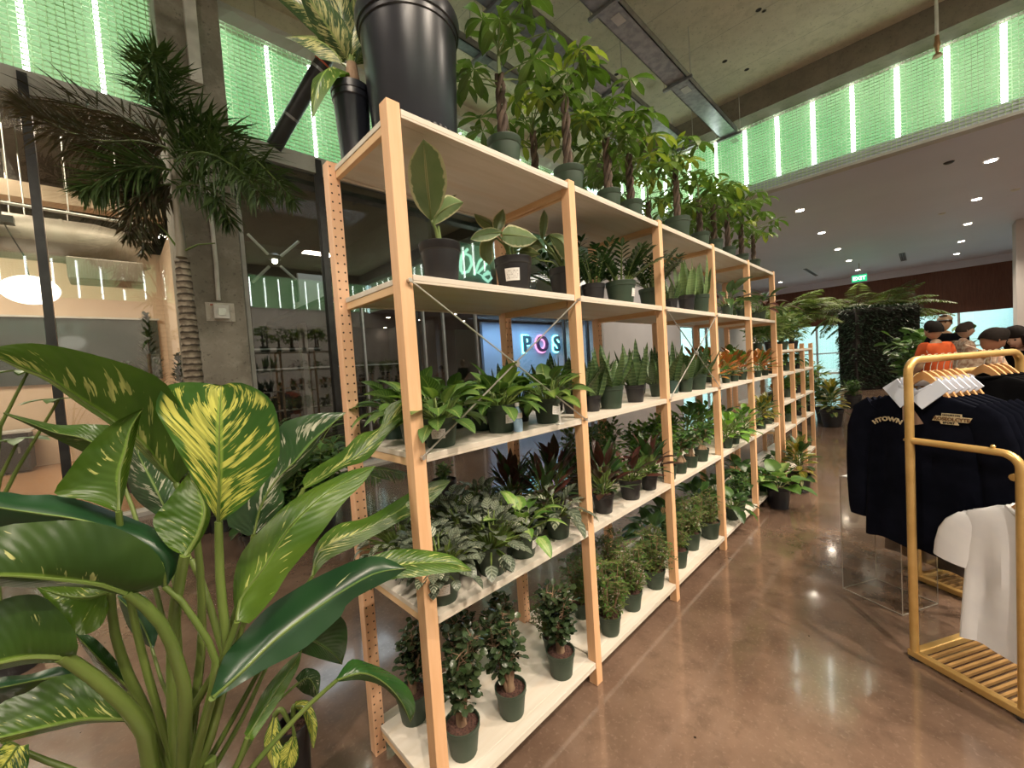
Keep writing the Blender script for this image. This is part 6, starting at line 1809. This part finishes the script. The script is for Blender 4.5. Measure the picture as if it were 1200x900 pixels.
for i in range(4600):
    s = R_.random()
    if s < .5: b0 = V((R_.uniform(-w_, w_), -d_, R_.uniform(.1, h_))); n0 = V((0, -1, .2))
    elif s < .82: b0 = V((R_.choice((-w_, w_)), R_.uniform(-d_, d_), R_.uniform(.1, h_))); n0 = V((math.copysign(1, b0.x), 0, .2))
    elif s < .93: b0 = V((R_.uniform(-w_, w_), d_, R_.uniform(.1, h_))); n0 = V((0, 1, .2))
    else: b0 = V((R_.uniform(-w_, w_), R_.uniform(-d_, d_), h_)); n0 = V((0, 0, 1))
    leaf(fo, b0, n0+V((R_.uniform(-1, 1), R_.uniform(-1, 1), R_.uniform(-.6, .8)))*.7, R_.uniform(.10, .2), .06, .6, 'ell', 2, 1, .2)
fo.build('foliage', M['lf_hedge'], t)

# people by the far windows
def skin_mesh(nodes, edges, mat, name, sub=2):
    me = bpy.data.meshes.new(name)
    me.from_pydata([n[:3] for n in nodes], edges, [])
    o = bpy.data.objects.new(name, me); COL.objects.link(o)
    o.modifiers.new('s', 'SKIN')
    bpy.context.view_layer.update()
    for i, n in enumerate(nodes):
        me.skin_vertices[0].data[i].radius = (n[3], n[4] if len(n) > 4 else n[3])
        me.skin_vertices[0].data[i].use_root = i == 0
    s = o.modifiers.new('b', 'SUBSURF'); s.levels = sub; s.render_levels = sub
    bpy.context.view_layer.update()
    m2 = bpy.data.meshes.new_from_object(o.evaluated_get(bpy.context.evaluated_depsgraph_get()))
    bpy.data.objects.remove(o)
    mb = MB(); mb.add([tuple(v.co) for v in m2.vertices], [tuple(p.vertices) for p in m2.polygons])
    bpy.data.meshes.remove(m2)
    return mb
def person(label, p, rz, H, skin, top, legs, hair, bend=0, hpitch=0, cap=None, longhair=False, arm=.5):
    """standing figure facing local +x"""
    t = thing('person', label, 'person', (p.x, p.y, 0), rz)
    k = H/1.75
    def n(x, y, z, r, r2=None): return (x*k, y*k, z*k, r*k, (r2 or r)*k)
    bx = math.sin(bend)
    N = [n(0, 0, .95, .12, .15), n(.03*bx, 0, 1.12, .11, .14), n(.22*bx, 0, 1.32-.05*bx, .11, .16), n(.34*bx, 0, 1.45-.12*bx, .06, .08), n(.42*bx+.01, 0, 1.53-.17*bx, .05)]
    E = [(0, 1), (1, 2), (2, 3), (3, 4)]
    head = V((.50*bx+.03, 0, 1.64-.20*bx))*k
    for sg in (-1, 1):
        s = len(N)
        N += [n(.26*bx, sg*.17, 1.41-.09*bx, .058), n(.30*bx+.02, sg*.23, 1.16-.05*bx, .045), n(.30*bx+.05+.2*arm, sg*.20, 1.02+.06*arm, .034), n(.30*bx+.08+.24*arm, sg*.19, .98+.08*arm, .030, .016)]
        E += [(2, s), (s, s+1), (s+1, s+2), (s+2, s+3)]
        for f in range(5):       # thumb and four fingers
            a = len(N)
            if f == 0: N += [n(.30*bx+.11+.24*arm, sg*.155, .97+.08*arm, .010), n(.30*bx+.14+.24*arm, sg*.145, .945+.08*arm, .008)]
            else: N += [n(.30*bx+.14+.25*arm, sg*(.162+.018*f), .95+.09*arm-.004*f, .0095), n(.30*bx+.165+.25*arm, sg*(.162+.018*f), .915+.09*arm, .008)]
            E += [(s+3, a), (a, a+1)]
        g = len(N)
        N += [n(0, sg*.10, .86, .095), n(.02, sg*.11, .48, .06), n(0, sg*.11, .10, .042), n(.03, sg*.115, .035, .04), n(.15, sg*.12, .03, .032)]
        E += [(0, g), (g, g+1), (g+1, g+2), (g+2, g+3), (g+3, g+4)]
    mb = skin_mesh(N, E, skin, 'body')
    # head with face, turned by hpitch
    Rm = Matrix.Rotation(hpitch, 3, 'Y')
    def hp(x, y, z): return head+Rm @ (V((x, y, z))*k)
    vs, fs = [], []
    nn, mm = 18, 14
    for i in range(mm+1):
        a = PI*i/mm
        for j in range(nn):
            w = 2*PI*j/nn
            x, y, z = .098*math.sin(a)*math.cos(w), .078*math.sin(a)*math.sin(w), -.122*math.cos(a)
            if z < 0: x *= 1-.12*(-z/.122); y *= 1-.30*(-z/.122)**1.5
            fx = max(0, math.cos(w))*math.sin(a)
            if abs(y) < .022 and -.05 < z < .02 and fx > .6: x += .022*(1-abs(z+.02)/.05)      # nose
            if .015 < abs(y) < .045 and .0 < z < .03 and fx > .5: x -= .008                    # eye sockets
            if abs(y) < .03 and -.078 < z < -.05 and fx > .5: x += .006                      # lips
            vs.append(hp(x, y, z))
        
    for i in range(mm):
        for j in range(nn):
            j2 = (j+1) % nn; fs.append((i*nn+j, i*nn+j2, (i+1)*nn+j2, (i+1)*nn+j))
    mb.add(vs, fs)
    for sg in (-1, 1): mb.ball(hp(-.005, sg*.078, .0), .026*k, 8, 6, (.6, .35, 1))
    sk = pmat('skin', skin, tuple(c*.92 for c in skin), 8, .55)
    mb.build('body', sk, t)
    fc = MB()
    for sg in (-1, 1): fc.ball(hp(.086, sg*.030, .012), .010*k, 8, 6)
    fc.build('eyes', pmat('eye', (.04, .03, .025), rough=.2), t)
    MB().tube([hp(.088, -.024, -.064), hp(.094, 0, -.066), hp(.088, .024, -.064)], .004*k, 6).build('mouth', pmat('lips', tuple(c*a for c, a in zip(skin, (.7, .5, .5)))), t)
    # hair: shell over the crown
    hb = MB(); rows = []
    for i in range(9):
        a = PI*(.0+.56*i/8)
        rows.append([hp(.106*math.sin(a)*math.cos(w)-.008, .087*math.sin(a)*math.sin(w), .132*math.cos(a)+max(0, math.cos(w))**.7*.062*math.sin(a)) for w in [2*PI*j/20 for j in range(21)]])
    hb.grid(rows, flip=True)
    if longhair:
        for j in range(26):
            w = PI*.33+PI*1.34*j/25
            hb.tube([hp(.09*math.cos(w), .08*math.sin(w), .05), hp(.10*math.cos(w)-.01, .092*math.sin(w), -.06), hp(.09*math.cos(w)-.02, .095*math.sin(w), -.2), hp(.08*math.cos(w)-.03, .085*math.sin(w), -.30)], [.02, .024, .02, .008], 6)
    hb.build('hair', pmat('hair', hair, tuple(c*1.2 for c in hair), 40, .85, spec=.15), t)
    if cap:
        cb = MB(); rows = []
        for i in range(7):
            a = PI*.5*i/6
            rows.append([hp(.112*math.sin(a)*math.cos(w)-.005, .094*math.sin(a)*math.sin(w), .05+.10*math.cos(a)) for w in [2*PI*j/20 for j in range(21)]])
        cb.grid(rows, flip=True)
        cp = cb.build('cap', pmat('cap_cloth', cap), t)
        vb = MB(); vb.grid([[hp(.09+.075*s*math.cos(w*.9), .085*math.sin(w), .052-.012*s+.006) for w in [-1.2+2.4*j/8 for j in range(9)]] for s in (0, .5, 1)])
        vb.grid([[hp(.09+.075*s*math.cos(w*.9), .085*math.sin(w), .046-.012*s+.006) for w in [-1.2+2.4*j/8 for j in range(9)]] for s in (0, .5, 1)], flip=True)
        vb.build('visor', pmat('visor_cloth', (.03, .035, .05)), cp)
    # clothing as slightly larger skins
    g = .034*k
    TN = [(*q[:3], q[3]+g, q[4]+g) for q in N[:4]]; TN[3] = (*N[3][:3], N[3][3]+g*.5, N[3][4]+g*.5)
    TE = [(0, 1), (1, 2), (2, 3)]
    off = 5; per = 4+10+5
    for sgi in range(2):
        b = 5+sgi*per
        m_ = len(TN)
        e1 = V(N[b+1][:3])
        TN += [(*N[b][:3], N[b][3]+g, N[b][4]+g), (*(V(N[b][:3]).lerp(e1, .75)), N[b+1][3]+g*1.3, N[b+1][3]+g*1.3)]
        TE += [(2, m_), (m_, m_+1)]
    skin_mesh(TN, TE, top, 'shirt').build('shirt', top, t)
    LN_ = [(*N[0][:3], N[0][3]+g*.8, N[0][4]+g*.8)]; LE = []
    for sgi in range(2):
        b = 5+sgi*per+14
        m_ = len(LN_)
        LN_ += [(*N[b][:3], N[b][3]+g, N[b][4]+g), (*N[b+1][:3], N[b+1][3]+g, N[b+1][4]+g), (*N[b+2][:3], N[b+2][3]+g*1.3, N[b+2][4]+g*1.3)]
        LE += [(0, m_), (m_, m_+1), (m_+1, m_+2)]
    skin_mesh(LN_, LE, legs, 'trousers').build('trousers', legs, t)
    for sgi in range(2):
        b = 5+sgi*per+14
        q = V(N[b+3][:3])
        MB().tube([q+V((-.07*k, 0, .01*k)), q+V((0, 0, .012*k)), q+V((.10*k, 0, .0)), q+V((.15*k, 0, -.006*k))], [.04*k, .047*k, .042*k, .026*k], 12, flat=.95).build('shoe', pmat('shoe_leather', (.05, .045, .045), rough=.5), t)
    return t
denim = pmat('dark_denim', (.03, .04, .07), (.04, .05, .09), 20, .9)
CAMYAW = math.atan2(FW.y, FW.x)
def put_person(px, py, d, H, **k):
    p = dep(px, py, d); return person(p=V((p.x, p.y, 0)), H=H, **k)
lf = math.atan2(-RT.y, -RT.x)      # facing the photo's left
put_person(1108, 380, 7.2, 1.86, label='person in a tan cap with dark visor standing before the bright window', rz=lf+.5, skin=(.50, .30, .18), top=M['black_cloth'], legs=denim, hair=(.05, .03, .02), cap=(.42, .27, .15))
put_person(1128, 392, 6.4, 1.69, label='person with curly dark hair in a cream patterned shirt among the racks', rz=lf+2.6, skin=(.42, .26, .18), top=M['cream_cloth'], legs=denim, hair=(.04, .03, .025))
put_person(1097, 405, 5.4, 1.70, label='person in an orange shirt seen from behind over the rack', rz=CAMYAW+.1, skin=(.45, .28, .18), top=M['orange_cloth'], legs=denim, hair=(.012, .010, .009), longhair=False)
put_person(1134, 395, 3.9, 1.60, label='person with cropped dark hair bending over the clothes toward the right', rz=lf+PI-.3, skin=(.32, .15, .09), top=M['cream_cloth'], legs=denim, hair=(.014, .010, .008), bend=.35, hpitch=.45)
put_person(1206, 402, 4.0, 1.60, label='person with long dark hair bowing at the right picture edge', rz=lf+.2, skin=(.58, .36, .27), top=M['black_cloth'], legs=denim, hair=(.012, .009, .008), bend=.3, hpitch=.45, longhair=True)
# ---------------------------------------------------------------- light
W = bpy.data.worlds.new('world'); SC.world = W; W.use_nodes = True
bg = W.node_tree.nodes['Background']; bg.inputs[0].default_value = (.62, .92, .95, 1); bg.inputs[1].default_value = 4.2
def spot(x, y, z, e, ang=70, blend=.6, col=(1, .84, .66), r=.06, tgt=None):
    l = bpy.data.lights.new('spot', 'SPOT'); l.energy = e; l.spot_size = math.radians(ang); l.spot_blend = blend; l.color = col; l.shadow_soft_size = r
    o = bpy.data.objects.new('spot_light', l); COL.objects.link(o); o.location = (x, y, z)
    if tgt: o.rotation_euler = (V(tgt)-V((x, y, z))).to_track_quat('-Z', 'Y').to_euler()
    return o
def area(x, y, z, sx, sy, e, col=(1, .87, .72), tgt=None):
    l = bpy.data.lights.new('area', 'AREA'); l.energy = e; l.shape = 'RECTANGLE'; l.size = sx; l.size_y = sy; l.color = col
    o = bpy.data.objects.new('area_light', l); COL.objects.link(o); o.location = (x, y, z)
    if tgt: o.rotation_euler = (V(tgt)-V((x, y, z))).to_track_quat('-Z', 'Y').to_euler()
    return o
# track spots of the high hall
for x, y, tx, ty in [(-1.5, -3.6, .2, -.3), (1.6, -3.8, 1.2, .1), (3.6, -3.4, 2.4, .1), (6.2, -3.2, 4.6, 0), (4.4, -5.2, 3.6, -2.6), (1.2, -5.6, 2.2, -2.2), (7.6, -1.6, 6.5, .4)]:
    spot(x, y, 6.3, 640, 56, .7, r=.03, tgt=(tx, ty, .4))
spot(-2.6, 2.8, 6.3, 2600, 50, .7, r=.03, tgt=(-.7, 1.0, .2))
# added broad fill lamps under the hall ceiling, with no fittings
for x, y in ((-3.5, -5), (1.5, -6.2), (6.2, -5.6), (-3.5, .5)):
    area(x, y, 6.75, 1.6, .5, 210)
# soffit downlights
for x, y in DL:
    spot(x, y, ZS-.05, 420, 110, .8)
# rooms behind the glass
area(-3, 9.5, 5.2, 3, 2, 380, (1, .86, .68))
area(-1.2, 7.2, 5.2, 3, 1, 90, (1, .86, .68))
area(3, 8.6, 5.3, 2, 1, 22, (.8, .9, 1))
area(7.4, 6.4, 2.7, 3.6, .5, 55, (.5, .72, 1))
area(12.5, 3, 4.7, 4, 2, 120, (1, .9, .8))
vs = SC.view_settings
vs.view_transform = 'Standard'; vs.look = 'None'; vs.gamma = 1; vs.use_curve_mapping = False
vs.exposure = .25
try:
    SC.cycles.use_denoising = True
    SC.cycles.max_bounces = 10
    SC.cycles.transparent_max_bounces = 24
    SC.cycles.sample_clamp_indirect = 6
    SC.cycles.caustics_reflective = False; SC.cycles.caustics_refractive = False
except Exception: pass
